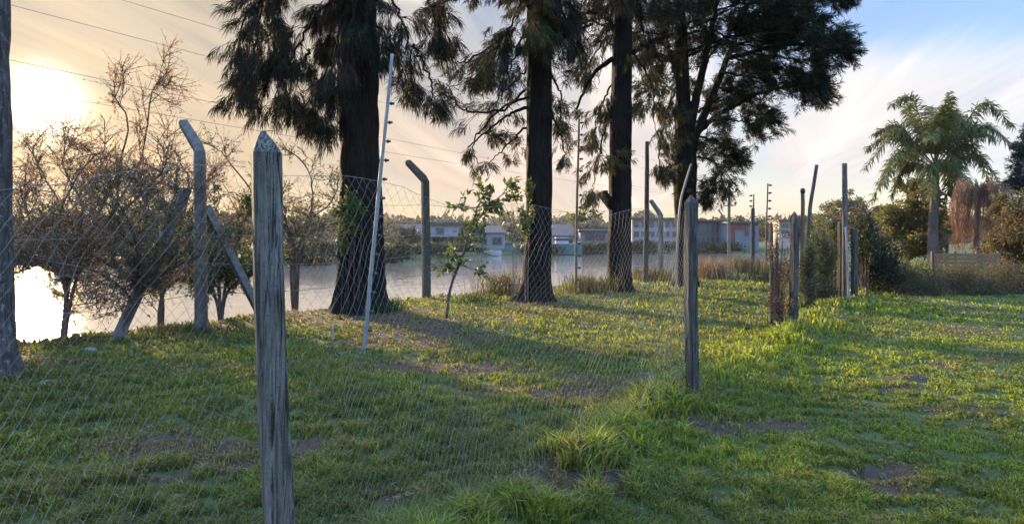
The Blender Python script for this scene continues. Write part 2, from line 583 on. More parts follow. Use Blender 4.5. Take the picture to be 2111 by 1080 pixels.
M['galv'] = mat_plain('galvanised_wire', (0.14, 0.125, 0.105), 0.6, 0.25, 30, 0.2, 0.4, 0.0)
M['galv_pole'] = mat_plain('dull_galvanised_pole', (0.17, 0.165, 0.155), 0.6, 0.25, 20, 0.1, 0.4, 0.1)
M['rust'] = mat_plain('rusty_steel', (0.12, 0.07, 0.045), 0.8, 0.4, 30, 0.2, 0.3, 0.2)
M['black'] = mat_plain('black_plastic', (0.02, 0.02, 0.02), 0.5, 0.2, 10)
M['cable'] = mat_plain('cable_black', (0.05, 0.045, 0.04), 0.7, 0.2, 5)
M['white'] = mat_plain('white_render', (0.19, 0.19, 0.20), 0.8, 0.10, 0.8)
M['cream'] = mat_plain('cream_render', (0.26, 0.22, 0.18), 0.8, 0.12, 0.8)
M['greywall'] = mat_plain('grey_render', (0.11, 0.113, 0.118), 0.8, 0.15, 0.8)
M['darkwall'] = mat_plain('dark_cladding', (0.06, 0.064, 0.07), 0.7, 0.2, 1.0)
M['redwall'] = mat_plain('red_panel', (0.12, 0.03, 0.03), 0.6, 0.15, 1.0)
M['brownroof'] = mat_plain('brown_roof', (0.09, 0.055, 0.04), 0.8, 0.25, 2.0)
M['darkroof'] = mat_plain('dark_roof', (0.05, 0.05, 0.05), 0.8, 0.25, 2.0)
M['teal'] = mat_plain('teal_paint', (0.03, 0.10, 0.095), 0.45, 0.15, 2.0)
M['hull'] = mat_plain('white_hull_paint', (0.26, 0.26, 0.26), 0.4, 0.1, 2.0)
M['stone'] = mat_plain('pale_stone', (0.11, 0.10, 0.09), 0.9, 0.35, 12, bmp=0.8)
M['tan'] = mat_plain('tan_boards', (0.16, 0.09, 0.04), 0.85, 0.25, 3)
m, n = newmat('window_glass')
out(n, principled(n, (0.03, 0.04, 0.05), 0.08, spec=0.6)); M['glass'] = m

# ground
m, n = newmat('ground_soil_and_turf')
g = n.n('ShaderNodeNewGeometry').outputs['Position']
at = n.n('ShaderNodeAttribute', attribute_name='tint').outputs['Color']
s_ = n.sep(at)
na = n.noise(g, 9, 7, 0.7)
nb = n.noise(g, 60, 4, 0.7)
nc = n.noise(g, 1.3, 4, 0.6)
turf = n.mix(na, (0.020, 0.028, 0.010), (0.055, 0.075, 0.020))
turf = n.mix(n.maprange(nc, 0.4, 0.7), turf, (0.075, 0.085, 0.03))
so = n.mix(nb, (0.020, 0.014, 0.009), (0.085, 0.060, 0.040))
so = n.mix(n.maprange(na, 0.5, 0.7, 0.0, 0.6), so, (0.10, 0.06, 0.04))
c = n.mix(n.maprange(n.math('ADD', s_[0], n.math('MULTIPLY', n.math('SUBTRACT', na, 0.5), 0.8)), 0.25, 0.65), turf, so)
hh = n.math('ADD', na, n.math('MULTIPLY', nb, 0.5))
out(n, principled(n, c, 0.95, bump(n, hh, 1.0, 0.03), spec=0.1)); M['ground'] = m

# water
m, n = newmat('river_water')
g = n.n('ShaderNodeNewGeometry').outputs['Position']
mp = n.n('ShaderNodeMapping'); n.set(mp.inputs[0], g); mp.inputs['Scale'].default_value = (1.0, 0.55, 1.0); mp.inputs['Rotation'].default_value = (0, 0, 0.5)
w1 = n.noise(mp.outputs[0], 1.6, 5, 0.6, 0.3)
w2 = n.noise(mp.outputs[0], 0.35, 3, 0.5)
out(n, principled(n, (0.20, 0.165, 0.125), 0.06, bump(n, n.math('ADD', w1, n.math('MULTIPLY', w2, 0.8)), 0.30, 0.06), spec=0.5)); M['water'] = m

# ------------------------------------------------------------------ ground sheet
def ground():
    fr = np.concatenate([np.linspace(-48, 48, 560)])
    bk = np.concatenate([np.linspace(50, 310, 90)])
    th = np.radians(np.concatenate([fr, bk]))
    r = np.concatenate([[0.3], np.geomspace(0.7, 45, 340), np.geomspace(46, 260, 150), np.geomspace(280, 4000, 24)])
    A, B = np.meshgrid(th, r)
    x = np.sin(A) * B; y = np.cos(A) * B
    z = gz(x, y)
    k, s = x.shape
    i = np.arange(k - 1)[:, None] * s; j = np.arange(s)[None, :]; j2 = (j + 1) % s
    q = np.stack([i + j, i + s + j, i + s + j2, i + j2], -1).reshape(-1, 4)[:, ::-1]
    sl = soil(x, y)
    bank = sstep(-1.6, 0.3, (np.interp(y, BY, BX) - x) * 0.84)
    sl = np.maximum(sl, bank * (np.hypot(x, y) < 60))
    colr = np.stack([sl, sl * 0, sl * 0], -1).reshape(-1, 3)
    mb = MB(); mb.add(np.stack([x, y, z], -1).reshape(-1, 3), q, colr)
    c0 = mb.n
    mb.add([[0, 0, float(gz(0, 0))]], np.stack([np.full(s, 0), -c0 + np.arange(s), -c0 + (np.arange(s) + 1) % s], -1), (0, 0, 0))
    o = mb.build('ground', M['ground'], smooth=True)
    tag(o, kind='structure')


ground()
mb = MB()
mb.add([[-900, -300, -1.0], [320, -300, -1.0], [320, 900, -1.0], [-900, 900, -1.0]], [[0, 1, 2, 3]])
tag(mb.build('river_water', M['water']), kind='structure')

# ------------------------------------------------------------------ grass
def grass(N, name, ylo, yhi, xlo, xhi, hmul=1.0):
    # spread evenly over what the eye sees of the ground, out past the frame on all sides
    py = rng.uniform(ylo, yhi, N); px = rng.uniform(xlo, xhi, N)
    d = F * H / (py - HY); x = (px - CX) / F * d; y = d
    x = x + rng.normal(size=N) * 0.02 * d; y = y + rng.normal(size=N) * 0.02 * d
    # clumping
    c1 = fbm(x * 2.6, y * 2.6, 31, 3); c2 = fbm(x * 9, y * 9, 37, 2); c3 = fbm(x * 0.7, y * 0.7, 41, 3)
    sl = soil(x, y)
    t = (np.interp(y, BY, BX) - x) * 0.84
    keep = rng.random(N) < np.clip(1.15 - 0.85 * sl * (1.3 - 1.0 * c2), 0.18, 1) * np.clip(0.05 + 3.0 * (c2 - 0.30), 0.06, 1)
    fd0 = np.abs(fence_dist(x, y))
    keep &= (fd0 > 0.4) | (rng.random(N) < 0.62)
    keep &= t < 0.5
    x, y, c1, c2, c3, sl = x[keep], y[keep], c1[keep], c2[keep], c3[keep], sl[keep]
    n_ = len(x); d = np.hypot(x, y); z = gz(x, y)
    fd = np.abs(fence_dist(x, y) + (fbm(y * 0.9, x * 0, 77, 2) - 0.5) * 0.5)
    fl = fence_dist(x, y)
    tuft = np.exp(-(fd / 0.28) ** 2) * (0.45 + 0.55 * sstep(0.36, 0.58, fbm(x * 1.3, y * 1.3, 55, 2))) * (y > 2.8)
    for (cx, cy, rr, a) in ((0.34, 4.25, 0.22, 1.2), (0.1, 3.5, 0.22, 0.9), (0.85, 5.2, 0.4, 0.7), (2.45, 8.0, 0.5, 0.7), (6.9, 14.0, 1.2, 0.9), (4.6, 11.0, 0.5, 0.9), (-2.9, 6.9, 0.6, 0.3)):
        tuft = np.maximum(tuft, a * np.exp(-((x - cx) ** 2 + (y - cy) ** 2) / rr ** 2))
    hgt = (0.018 + 0.13 * (c1 * c2) ** 1.2 * (0.5 + rng.random(n_)) + 0.02 * rng.random(n_)) * (1 - 0.4 * sl) * hmul
    hgt = hgt * (1 - 0.35 * sstep(0.4, 1.4, fl))
    hgt = hgt + tuft * (0.05 + 0.11 * rng.random(n_))
    hgt = hgt * np.clip(d / 14, 1, 1.6)
    wd = (0.0034 + 0.0034 * rng.random(n_)) * np.clip(d / 3.2, 1, 6) * (1 + 0.7 * tuft)
    az = rng.random(n_) * 2 * math.pi
    lean = np.stack([np.cos(az), np.sin(az), np.zeros(n_)], 1)
    ln = (0.35 + 0.75 * rng.random(n_))[:, None]
    sd = rng.random(n_) * 2 * math.pi
    side = np.stack([np.cos(sd), np.sin(sd), np.zeros(n_)], 1) * wd[:, None] / 2
    b = np.stack([x, y, z - 0.004], 1)
    up = np.array([0, 0, 1.0]); hh = hgt[:, None]
    mid = b + up * hh * 0.62 + lean * hh * ln * 0.30
    tip = b + up * hh * (1.0 - 0.25 * ln) + lean * hh * ln * 0.95
    V = np.stack([b - side, b + side, mid + side * 0.75, mid - side * 0.75, tip], 1).reshape(-1, 3)
    base = np.arange(n_)[:, None] * 5
    q = base + np.array([[0, 1, 2, 3]]); t3 = base + np.array([[3, 2, 4]])
    # colours: fresh green, yellow green, straw
    green = np.array([0.076, 0.106, 0.026]); fresh = np.array([0.124, 0.162, 0.024]); olive = np.array([0.095, 0.105, 0.032]); straw = np.array([0.14, 0.112, 0.058])
    w1 = sstep(0.40, 0.68, c3)[:, None]; w2 = sstep(0.45, 0.75, fbm(x * 0.8 + 9, y * 0.8, 63, 3))[:, None]
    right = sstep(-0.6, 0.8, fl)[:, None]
    colr = green * (1 - w1) + fresh * w1
    colr = colr * (1 - 0.55 * w2) + olive * 0.55 * w2
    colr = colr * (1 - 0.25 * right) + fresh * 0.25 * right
    colr = colr * (1 - 0.8 * np.clip(tuft, 0, 1)[:, None]) + np.array([0.16, 0.215, 0.03]) * 0.8 * np.clip(tuft, 0, 1)[:, None]
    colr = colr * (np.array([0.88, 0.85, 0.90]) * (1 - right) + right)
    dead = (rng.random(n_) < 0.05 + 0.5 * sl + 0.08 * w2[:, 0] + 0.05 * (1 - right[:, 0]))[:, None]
    colr = np.where(dead, straw * (0.5 + 0.8 * rng.random((n_, 1))), colr) * (0.45 + 1.2 * rng.random((n_, 1)) ** 1.4) * (0.65 + 0.7 * c2[:, None])
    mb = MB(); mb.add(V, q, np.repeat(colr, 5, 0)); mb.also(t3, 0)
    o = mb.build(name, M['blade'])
    tag(o, 'short patchy green grass with taller tufts along the wire fence', 'grass', kind='stuff')


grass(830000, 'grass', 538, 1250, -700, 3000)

# fallen leaves and litter
def litter(N):
    py = rng.uniform(560, 1200, N * 3); px = rng.uniform(-500, 2800, N * 3)
    d = F * H / (py - HY); x = (px - CX) / F * d; y = d
    sl = soil(x, y)
    keep = (rng.random(N * 3) < 0.05 + 0.5 * sl) & ((np.interp(y, BY, BX) - x) < 0.3)
    x, y, d = x[keep], y[keep], d[keep]
    n_ = len(x)
    c = np.stack([x, y, gz(x, y) + 0.012 + 0.03 * rng.random(n_)], 1)
    ax = rng.normal(size=(n_, 3)) * [1, 1, 0.25]
    cols = np.array([[0.16, 0.10, 0.055], [0.17, 0.12, 0.07], [0.09, 0.06, 0.04], [0.13, 0.10, 0.07]])[rng.integers(0, 4, n_)]
    mb = MB(); leaf_quads(mb, c, ax, (0.025 + 0.035 * rng.random(n_)) * np.clip(d / 6, 1, 2.5), (0.008 + 0.014 * rng.random(n_)) * np.clip(d / 6, 1, 2.5), cols)
    tag(mb.build('fallen_leaves', M['dry']), 'dry brown leaves and twig bits scattered over the turf', 'leaf litter', kind='stuff')


litter(8500)

# ------------------------------------------------------------------ fence posts
def wood_post(label, bx, by, top, w, yaw, lean, mat, point=0.09, apex=(0.0, 0.0), seed=0, group='wooden posts of the wire fence', round_=False):
    z0 = float(gz(bx, by)) - 0.15
    k = 64
    hts = np.concatenate([np.linspace(0, top - z0 - point, k - 16), np.linspace(top - z0 - point, top - z0, 17)[1:]])
    sides = 28
    th = (np.arange(sides) + 0.5) / sides * 2 * math.pi
    sq = 2.0 if round_ else 7.0
    ex = np.sign(np.cos(th)) * np.abs(np.cos(th)) ** (2 / sq); ey = np.sign(np.sin(th)) * np.abs(np.sin(th)) ** (2 / sq)
    V = []
    for h_ in hts:
        t = max(0.0, (h_ - (top - z0 - point)) / point)
        sc = max((1 - t) ** 0.75, 0.16)
        nz = 1 + 0.12 * (vnoise(th * 2.2 + seed * 9, h_ * 2.2 + th * 0, seed) - 0.5) + 0.06 * (vnoise(th * 5 + seed * 4, h_ * 14 + th * 0, seed + 8) - 0.5) - 0.10 * (vnoise(th * 6 + seed, h_ * 2.0 + th * 0, seed + 5) > 0.80)
        flare = 1 + 0.05 * math.exp(-h_ / 0.3)
        x = ex * w / 2 * sc * nz * flare + apex[0] * t * w; y = ey * w / 2 * sc * nz * flare + apex[1] * t * w
        xr = x * math.cos(yaw) - y * math.sin(yaw); yr = x * math.sin(yaw) + y * math.cos(yaw)
        V.append(np.stack([xr + lean[0] * h_ + 0.006 * math.sin(h_ * 3 + seed), yr + lean[1] * h_, np.full(sides, h_)], 1))
    V = np.concatenate(V)
    i = np.arange(k - 1)[:, None] * sides; j = np.arange(sides)[None, :]; j2 = (j + 1) % sides
    q = np.stack([i + j, i + j2, i + sides + j2, i + sides + j], -1).reshape(-1, 4)
    mb = MB(); mb.add(np.vstack([V, V[-sides:].mean(0)]), q)
    jj = np.arange(sides)
    mb.also(np.stack([np.full(sides, k * sides), (k - 1) * sides + jj, (k - 1) * sides + (jj + 1) % sides], -1), 0)
    o = mb.build('fence_post', mat)
    o.location = (bx, by, z0)
    tag(o, label, 'fence post', group)
    return o


def at_px(px, d):
    return (px - CX) / F * d


D1 = 2.447
# nearest post, base below the frame: x at base chosen from its lean
p1 = T(548, 268, D1); lean1 = (-0.031, 0.0)
zb = float(gz(-0.77, D1)) - 0.15
wood_post('nearest grey weathered post with a pointed top and pale lichen streaks, left foreground', p1[0] - lean1[0] * (p1[2] - zb), D1, p1[2], 0.094, 0.42, lean1, M['wood'], 0.080, (-0.12, 0.05), 1)
g2 = G(1428, 817)
wood_post('second weathered post standing alone in the middle of the lawn edge before the forked tree', g2[0], g2[1], T(1418, 402, g2[1])[2], 0.084, 0.5, (-0.010, 0), M['wood_dark'], 0.06, (0, 0), 2)
g3 = G(1637, 672)
wood_post('third dark post with a pointed top, hung with dry vines on its left', g3[0], g3[1], T(1635, 436, g3[1])[2], 0.105, 0.5, (0.0, 0), M['wood_dark'], 0.11, (0, 0), 3)
g4 = G(1733, 616)
wood_post('short dark post right beside the tall brown pole at the hedge end', g4[0], g4[1], T(1733, 456, g4[1])[2], 0.11, 0.3, (0.0, 0), M['wood_dark'], 0.05, (0, 0), 4)
g5 = G(1762, 612)
wood_post('grey post at the left edge of the dark hedge', g5[0], g5[1], T(1757, 470, g5[1])[2], 0.11, 0.3, (-0.01, 0), M['wood_dark'], 0.03, (0, 0), 5)
g6 = G(1590, 668)
wood_post('slim dark stake on the left side of the dry vine column', g6[0], g6[1], T(1589, 458, g6[1])[2], 0.055, 0.3, (0, 0), M['wood_dark'], 0.03, (0, 0), 6)


# tall poles
def pole(name, label, pts, r, mat, cat='pole', group=None, ins=None, ins_side=1, sides=12, seed=0, knobs=None):
    """pts: world points bottom to top"""
    pts = np.asarray(pts, float)
    base = pts[0].copy()
    P, rad = resample(pts, 40, np.broadcast_to(r, (len(pts),)))
    t0 = empty(name, base); tag(t0, label, cat, group)
    P2 = P + np.stack([0.002 * np.sin(np.arange(40) * 0.45 + seed), np.zeros(40), np.zeros(40)], 1)
    mb = MB(); tube(mb, P2, rad, sides, mul=1 + 0.06 * (rng.random((40, sides)) - 0.5))
    mb.build('shaft', mat, t0, base, True)
    if ins:
        for h_ in np.linspace(ins[0], ins[1], ins[2]):
            c = P[0] + (P[-1] - P[0]) * h_
            m2 = MB()
            dx = ins_side
            q = np.array([[0, 0, 0], [0.012, 0, 0], [0.02, 0, 0], [0.045, 0, 0], [0.052, 0, 0], [0.075, 0, 0]]) * [dx, 1, 1] * ins[3] + c + [dx * rad[0] * 0.6, 0, 0]
            tube(m2, q, np.array([0.008, 0.008, 0.024, 0.026, 0.014, 0.020]) * ins[3], 8)
            m2.build('insulator', M['black'], t0, base, True)
    return t0


def gpx(px, py, up=0.0):
    q = G(px, py); return q


b = G(749, 722)
pole('electric_fence_pole', 'tall pale leaning metal pole with black insulators in front of the thick tree', [b - [0, 0, 0.1], T(779, 417, b[1]), T(809, 112, b[1])], [0.026, 0.024, 0.019], M['galv_pole'], 'fence pole', 'electric fence poles', (0.03, 0.9, 15, 0.85))
b = G(1187, 604)
pole('electric_fence_pole', 'thin upright pole with black insulators between the second and third tall trees', [b - [0, 0, 0.1], T(1189, 440, b[1]), T(1194, 246, b[1])], [0.032, 0.03, 0.026], M['rust'], 'fence pole', 'electric fence poles', (0.03, 0.98, 15, 1.2))
b = G(1330, 582)
pole('wooden_pole', 'plain dark upright pole just right of the third tall tree', [b - [0, 0, 0.1], T(1333, 440, b[1]), T(1334, 292, b[1])], [0.085, 0.075, 0.06], M['wood_brown'], 'pole')
d_ = 18.5
b = np.array([at_px(1393, d_), d_, float(gz(at_px(1393, d_), d_))])
pole('bent_rod', 'thin pale rod bent over at its upper third, leaning across the forked tree trunk', [b - [0, 0, 0.1], T(1397, 500, d_), T(1402, 425, d_), T(1412, 380, d_), T(1425, 338, d_)], [0.03, 0.03, 0.028, 0.026, 0.022], M['galv_pole'], 'rod')
b = G(1552, 562)
pole('electric_fence_pole', 'far dark post carrying a thin rod with small crossbars on top', [b - [0, 0, 0.1], T(1552, 440, b[1]), T(1553, 432, b[1]), T(1554, 400, b[1])], [0.08, 0.075, 0.03, 0.02], M['wood_dark'], 'fence pole', 'electric fence poles', (0.85, 0.98, 3, 1.6), -1)
b = G(1578, 572)
pole('electric_fence_pole', 'far thin pole with insulators down its right side against the pale sky', [b - [0, 0, 0.1], T(1580, 470, b[1]), T(1583, 378, b[1])], [0.03, 0.028, 0.022], M['rust'], 'fence pole', 'electric fence poles', (0.5, 0.98, 7, 1.5))
b = G(1653, 606)
pole('capped_post', 'dark rusty post with a round black cap left of the leaning grey pole', [b - [0, 0, 0.1], T(1655, 470, b[1]), T(1655, 392, b[1])], [0.05, 0.045, 0.042], M['rust'], 'post')
kb = MB(); tube(kb, [T(1655, 398, b[1]), T(1655, 395, b[1]), T(1655, 390, b[1]), T(1655, 388, b[1])], [0.05, 0.058, 0.05, 0.02], 12)
cap_parent = bpy.data.objects['capped_post']; kb.build('cap', M['black'], cap_parent, cap_parent.location, True)
b = G(1660, 603)
pole('wooden_pole', 'leaning grey pole rising out of the overgrown fence', [b - [0, 0, 0.1], T(1668, 450, b[1]), T(1684, 340, b[1])], [0.045, 0.045, 0.04], M['wood'], 'pole')
b = G(1742, 618)
pole('wooden_pole', 'tallest brown pole standing at the end of the overgrown fence', [b - [0, 0, 0.1], T(1742, 470, b[1]), T(1741, 337, b[1])], [0.058, 0.055, 0.052], M['wood_brown'], 'pole', sides=14)
b = G(1750, 620)
pole('white_pipe', 'slim white pipe leaning against the tallest brown pole', [b - [0, 0, 0.05], T(1747, 540, b[1]), T(1744, 468, b[1])], [0.02, 0.02, 0.02], M['white'], 'pipe')


# concrete posts with cranked arms along the river
def cranked_post(label, px, py, bend_y, top_px, top_y, w, tilt=0.0, mat='concrete', d=None):
    b = G(px, py) if d is None else np.array([at_px(px, d), d, float(gz(at_px(px, d), d))])
    d = b[1]
    root = empty('concrete_post', b); tag(root, label, 'concrete post', 'cranked concrete posts along the river')
    bz = H + (HY - bend_y) / F * d - b[2]
    tz = H + (HY - top_y) / F * d - b[2]
    dx = (top_px - px) / F * d - tilt * tz
    P = [np.array([0, 0, -0.2]), np.array([0, 0, 0.4]), np.array([tilt * bz * 0.5, 0, bz * 0.5]), np.array([tilt * bz, 0, bz - 0.03]), np.array([tilt * bz + dx * 0.12, -dx * 0.07, bz + 0.05]),
         np.array([tilt * tz + dx, -dx * 0.55, tz - 0.03]), np.array([tilt * tz + dx * 1.03, -dx * 0.57, tz])]
    mb = MB()
    sides = 20; th = (np.arange(sides) + 0.5) / sides * 2 * math.pi
    ex = np.sign(np.cos(th)) * np.abs(np.cos(th)) ** (2 / 8); ey = np.sign(np.sin(th)) * np.abs(np.sin(th)) ** (2 / 8)
    W_ = [w, w, w * 0.97, w * 0.93, w * 0.9, w * 0.78, w * 0.6]
    P = np.array(P); tg = norm(np.gradient(P, axis=0))
    yaw = 0.55
    V = []
    for p, t, w_ in zip(P, tg, W_):
        a = norm(np.cross(np.array([0, 1.0, 0]), t)); bb = np.cross(t, a)
        x = ex * w_ / 2 * math.cos(yaw) - ey * w_ / 2 * math.sin(yaw); y = ex * w_ / 2 * math.sin(yaw) + ey * w_ / 2 * math.cos(yaw)
        jit = 1 + 0.03 * (rng.random(sides) - 0.5)
        V.append(p + (x * jit)[:, None] * a + (y * jit)[:, None] * bb)
    k = len(P); V = np.concatenate(V)
    i = np.arange(k - 1)[:, None] * sides; j = np.arange(sides)[None, :]; j2 = (j + 1) % sides
    mb.add(np.vstack([V, P[-1]]), np.stack([i + j, i + j2, i + sides + j2, i + sides + j], -1).reshape(-1, 4))
    jj = np.arange(sides)
    mb.also(np.stack([np.full(sides, k * sides), (k - 1) * sides + jj, (k - 1) * sides + (jj + 1) % sides], -1), 0)
    mb.build('shaft', M[mat], root)
    return root, b


cA, bA = cranked_post('nearest cranked concrete post, propped by two diagonal struts', 414, 682, 308, 367, 246, 0.165, -0.009)
def strut(label_, p0, p1, w, root, b):
    mb = MB(); tube(mb, resample([p0, p1], 8), w, 4, caps=True); mb.build('strut', M['concrete'], root, b)
gl = G(240, 702); strut('', T(384, 392, bA[1] + .05), gl - [0.05, 0, 0.1], 0.085, cA, bA)
strut('', T(424, 425, bA[1]), np.append(T(555, 660, bA[1] + .6)[:2], -0.1), 0.075, cA, bA)
mb = MB(); tube(mb, resample([bA + [0.13, -0.1, 0], T(424, 480, bA[1] - 0.1), T(421, 315, bA[1] - 0.1)], 12), 0.022, 6)
mb.build('stay_rod', M['rust'], cA, bA)
cB, bB = cranked_post('slim cranked concrete post standing against the water between the first two tall trees', 879, 614, 372, 838, 330, 0.165, -0.010, 'concrete_moss')
cC, bC = cranked_post('cranked concrete post mostly hidden behind the third tall tree', 1262, 588, 432, 1238, 396, 0.15, 0.0, 'concrete_moss')
cD, bD = cranked_post('cranked concrete post between the plain dark pole and the forked tree', 1362, 568, 442, 1344, 412, 0.15, -0.003, 'concrete')
cE, bE = cranked_post('farthest cranked concrete post below the utility pole', 1502, 552, 458, 1484, 432, 0.17, 0.0, 'concrete')

# wires strung between the concrete posts
wf = empty('wire_fence', bA); tag(wf, 'sagging plain wires strung between the cranked concrete posts by the river', 'wire fence')
chain = [bA + (bA - bB) * 0.9, bA, bB, bC, bD, bE]
for hgt in (0.55, 1.0, 1.45, 2.1):
    mb = MB(); 
    for a_, c_ in zip(chain[:-1], chain[1:]):
        t = np.linspace(0, 1, 14)[:, None]
        P = a_ + (c_ - a_) * t + np.array([0, 0, hgt]) - np.array([0, 0, 1]) * (0.10 * 4 * t * (1 - t)) + np.array([0.0, -0.07, 0])
        tube(mb, P, 0.004, 4)
    mb.build('wire', M['galv'], wf, bA)

# chain-link netting of the near fence
def chain_link(label, q0, q1, h0, h1, seed, sag=0.08, pitch=0.052, r=0.0006):
    q0 = np.array(q0, float); q1 = np.array(q1, float)
    L = np.linalg.norm(q1[:2] - q0[:2]); dr = (q1[:2] - q0[:2]) / L; nr = np.array([dr[1], -dr[0]])
    nw = int(L / (pitch / 2)); vh = 0.062 / 2
    root = empty('chain_link_fence', (q0[0], q0[1], float(gz(*q0[:2])))); tag(root, label, 'wire netting', 'chain link netting of the near fence')
    og = np.array(root.location)
    mb = MB()
    def surf(s, hh):
        x = q0[0] + dr[0] * s; y = q0[1] + dr[1] * s
        topz = (h0 + (h1 - h0) * s / L) - sag * np.sin(np.pi * s / L) - 0.03 * np.sin(s * 5 + seed)
        f = hh / 1.56
        off = 0.09 * np.sin(s * 1.7 + seed) * np.sin(np.pi * np.clip(f, 0, 1)) + 0.07 * (vnoise(s * 2.6, hh * 2.6, seed) - 0.5) + 0.05 * (vnoise(s * 7, hh * 7, seed + 3) - 0.5)
        z0 = gz(x, y)
        z = z0 + 0.02 + f * (topz - z0 - 0.02)
        s2 = 0.05 * np.sin(s * 0.9 + hh * 1.3 + seed) + 0.04 * (vnoise(s * 5, hh * 5, seed + 9) - 0.5)
        return np.stack([x + nr[0] * (off - 0.07) + dr[0] * s2, y + nr[1] * (off - 0.07) + dr[1] * s2, z], 1)
    nv = int(1.56 / vh)
    hh = np.arange(nv + 1) * vh
    for w_ in range(nw):
        s = w_ * pitch / 2 * 1.0 + np.where((np.arange(nv + 1) + w_) % 2 == 0, 0, pitch / 2)
        s = np.clip(s, 0, L)
        P = surf(s, hh)
        tube(mb, P, r, 3, caps=False)
    mb.build('netting', M['galv'], root, og)
    for h_ in (0.02, 1.55):
        m2 = MB(); s = np.linspace(0, L, 40); tube(m2, surf(s, np.full(40, h_)), 0.0008, 4); m2.build('tension_wire', M['galv'], root, og)


P1 = np.array([-0.80, D1]); P2 = g2[:2]; P3 = g3[:2]
chain_link('chain link netting running from the nearest post out of the left of the picture', P1 - FDIR * 2.2, P1, 1.56, 1.58, 1)
chain_link('chain link netting stretched between the nearest post and the second post', P1, P2, 1.60, 1.58, 2)


# ------------------------------------------------------------------ trees
def trunk_mesh(mb, pts, seed, sides=44, flare=True, n=130, root_amp=0.5, rough=0.12):
    """pts: list of (world point, radius) bottom to top"""
    P, rad = resample([p for p, r in pts], n, np.array([r for p, r in pts]))
    zr = P[:, 2] - P[0, 2]
    th = np.arange(sides) / sides * 2 * math.pi
    cz, ct = np.meshgrid(zr, np.arange(sides), indexing='ij')
    mul = 1 + rough * (fbm(ct * 0.45 + seed * 13, cz * 0.9, seed, 3) - 0.5) * 2 * np.minimum(1, np.minimum(ct, sides - ct) / 3 + 0.4)
    rid = np.abs(vnoise(ct * 0.42 + 0.5 * fbm(cz * 1.5, ct * 0.1, seed + 3, 2) * 3, cz * 1.1, seed + 40) - 0.5) * 2
    mul = mul - 0.09 * (1 - sstep(0.0, 0.35, rid))
    mul = mul + 0.05 * (vnoise(ct * 0.9, cz * 5.0, seed + 60) - 0.5)
    if flare:
        lob = 0.5 + 0.5 * np.cos(th * 5 + seed) * np.cos(th * 2 + seed * 3)
        mul = mul + root_amp * np.exp(-zr / 0.22)[:, None] * (0.35 + 0.9 * lob[None, :])
    tube(mb, P, rad, sides, mul=mul)


def bough(limb, crown, P, spread, nspray, cfg, r0=0.03):
    P = np.asarray(P, float)
    nspray = int(nspray * cfg.get('q', 1.0))
    Q = resample(P, 24)
    ti = np.linspace(0, 1, 24)
    Q = Q + rng.normal(size=Q.shape) * 0.02
    tube(limb, Q, r0 * (1 - 0.85 * ti) + 0.004, 5)
    tg = norm(np.gradient(Q, axis=0))
    t = rng.random(nspray) ** 0.75
    i = np.minimum((t * 23).astype(int), 22)
    f = (t * 23 - i)[:, None]
    base = Q[i] * (1 - f) + Q[i + 1] * f
    off = rng.normal(size=(nspray, 3)) * spread
    off = off * (0.35 + 0.65 * np.sin(np.pi * np.clip(t * 0.85 + 0.15, 0, 1)))[:, None]
    # sprays gather in tufts on side twigs, leaving gaps between
    K_ = max(3, nspray // 6)
    pick = rng.integers(0, K_, nspray)
    t, i, f, base, off = t[pick], i[pick], f[pick], base[pick], off[pick]
    off = off * (0.45 + 0.75 * rng.random((nspray, 1))) + rng.normal(size=(nspray, 3)) * cfg['tuft']
    c = base + off * 0.9
    ax = off / max(spread, 1e-6) * 0.6 + tg[i] * cfg['tan'] + np.array([0, 0, cfg['lift']])
    cols = np.array(cfg['cols'])[rng.integers(0, len(cfg['cols']), nspray)]
    needles(crown, c, ax, cfg['n'], cfg['len'], cfg['wid'], cfg['fan'], cfg['droop'], cols, cfg['along'])
    # the fine twigs that carry the sprays
    for k in range(0, nspray, 4):
        tube(limb, np.stack([base[k], (base[k] + c[k]) / 2 + [0, 0, 0.02], c[k] + norm(ax[k]) * cfg['along'] * 0.7]), [0.008, 0.006, 0.003], 3, caps=False)


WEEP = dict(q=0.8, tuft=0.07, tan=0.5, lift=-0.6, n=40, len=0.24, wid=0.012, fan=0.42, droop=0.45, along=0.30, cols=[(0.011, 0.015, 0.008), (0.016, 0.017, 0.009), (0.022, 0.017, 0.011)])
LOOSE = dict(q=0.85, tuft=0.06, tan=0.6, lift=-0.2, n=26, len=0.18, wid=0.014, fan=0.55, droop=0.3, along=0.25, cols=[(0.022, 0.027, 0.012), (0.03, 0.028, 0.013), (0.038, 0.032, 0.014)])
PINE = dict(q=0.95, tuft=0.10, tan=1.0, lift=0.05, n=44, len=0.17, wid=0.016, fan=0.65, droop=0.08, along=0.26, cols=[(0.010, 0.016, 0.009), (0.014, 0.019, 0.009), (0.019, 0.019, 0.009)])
GOLD = dict(q=0.8, tuft=0.09, tan=0.4, lift=-0.6, n=32, len=0.18, wid=0.017, fan=0.45, droop=0.4, along=0.25, cols=[(0.05, 0.05, 0.016), (0.08, 0.06, 0.02), (0.035, 0.04, 0.015)])


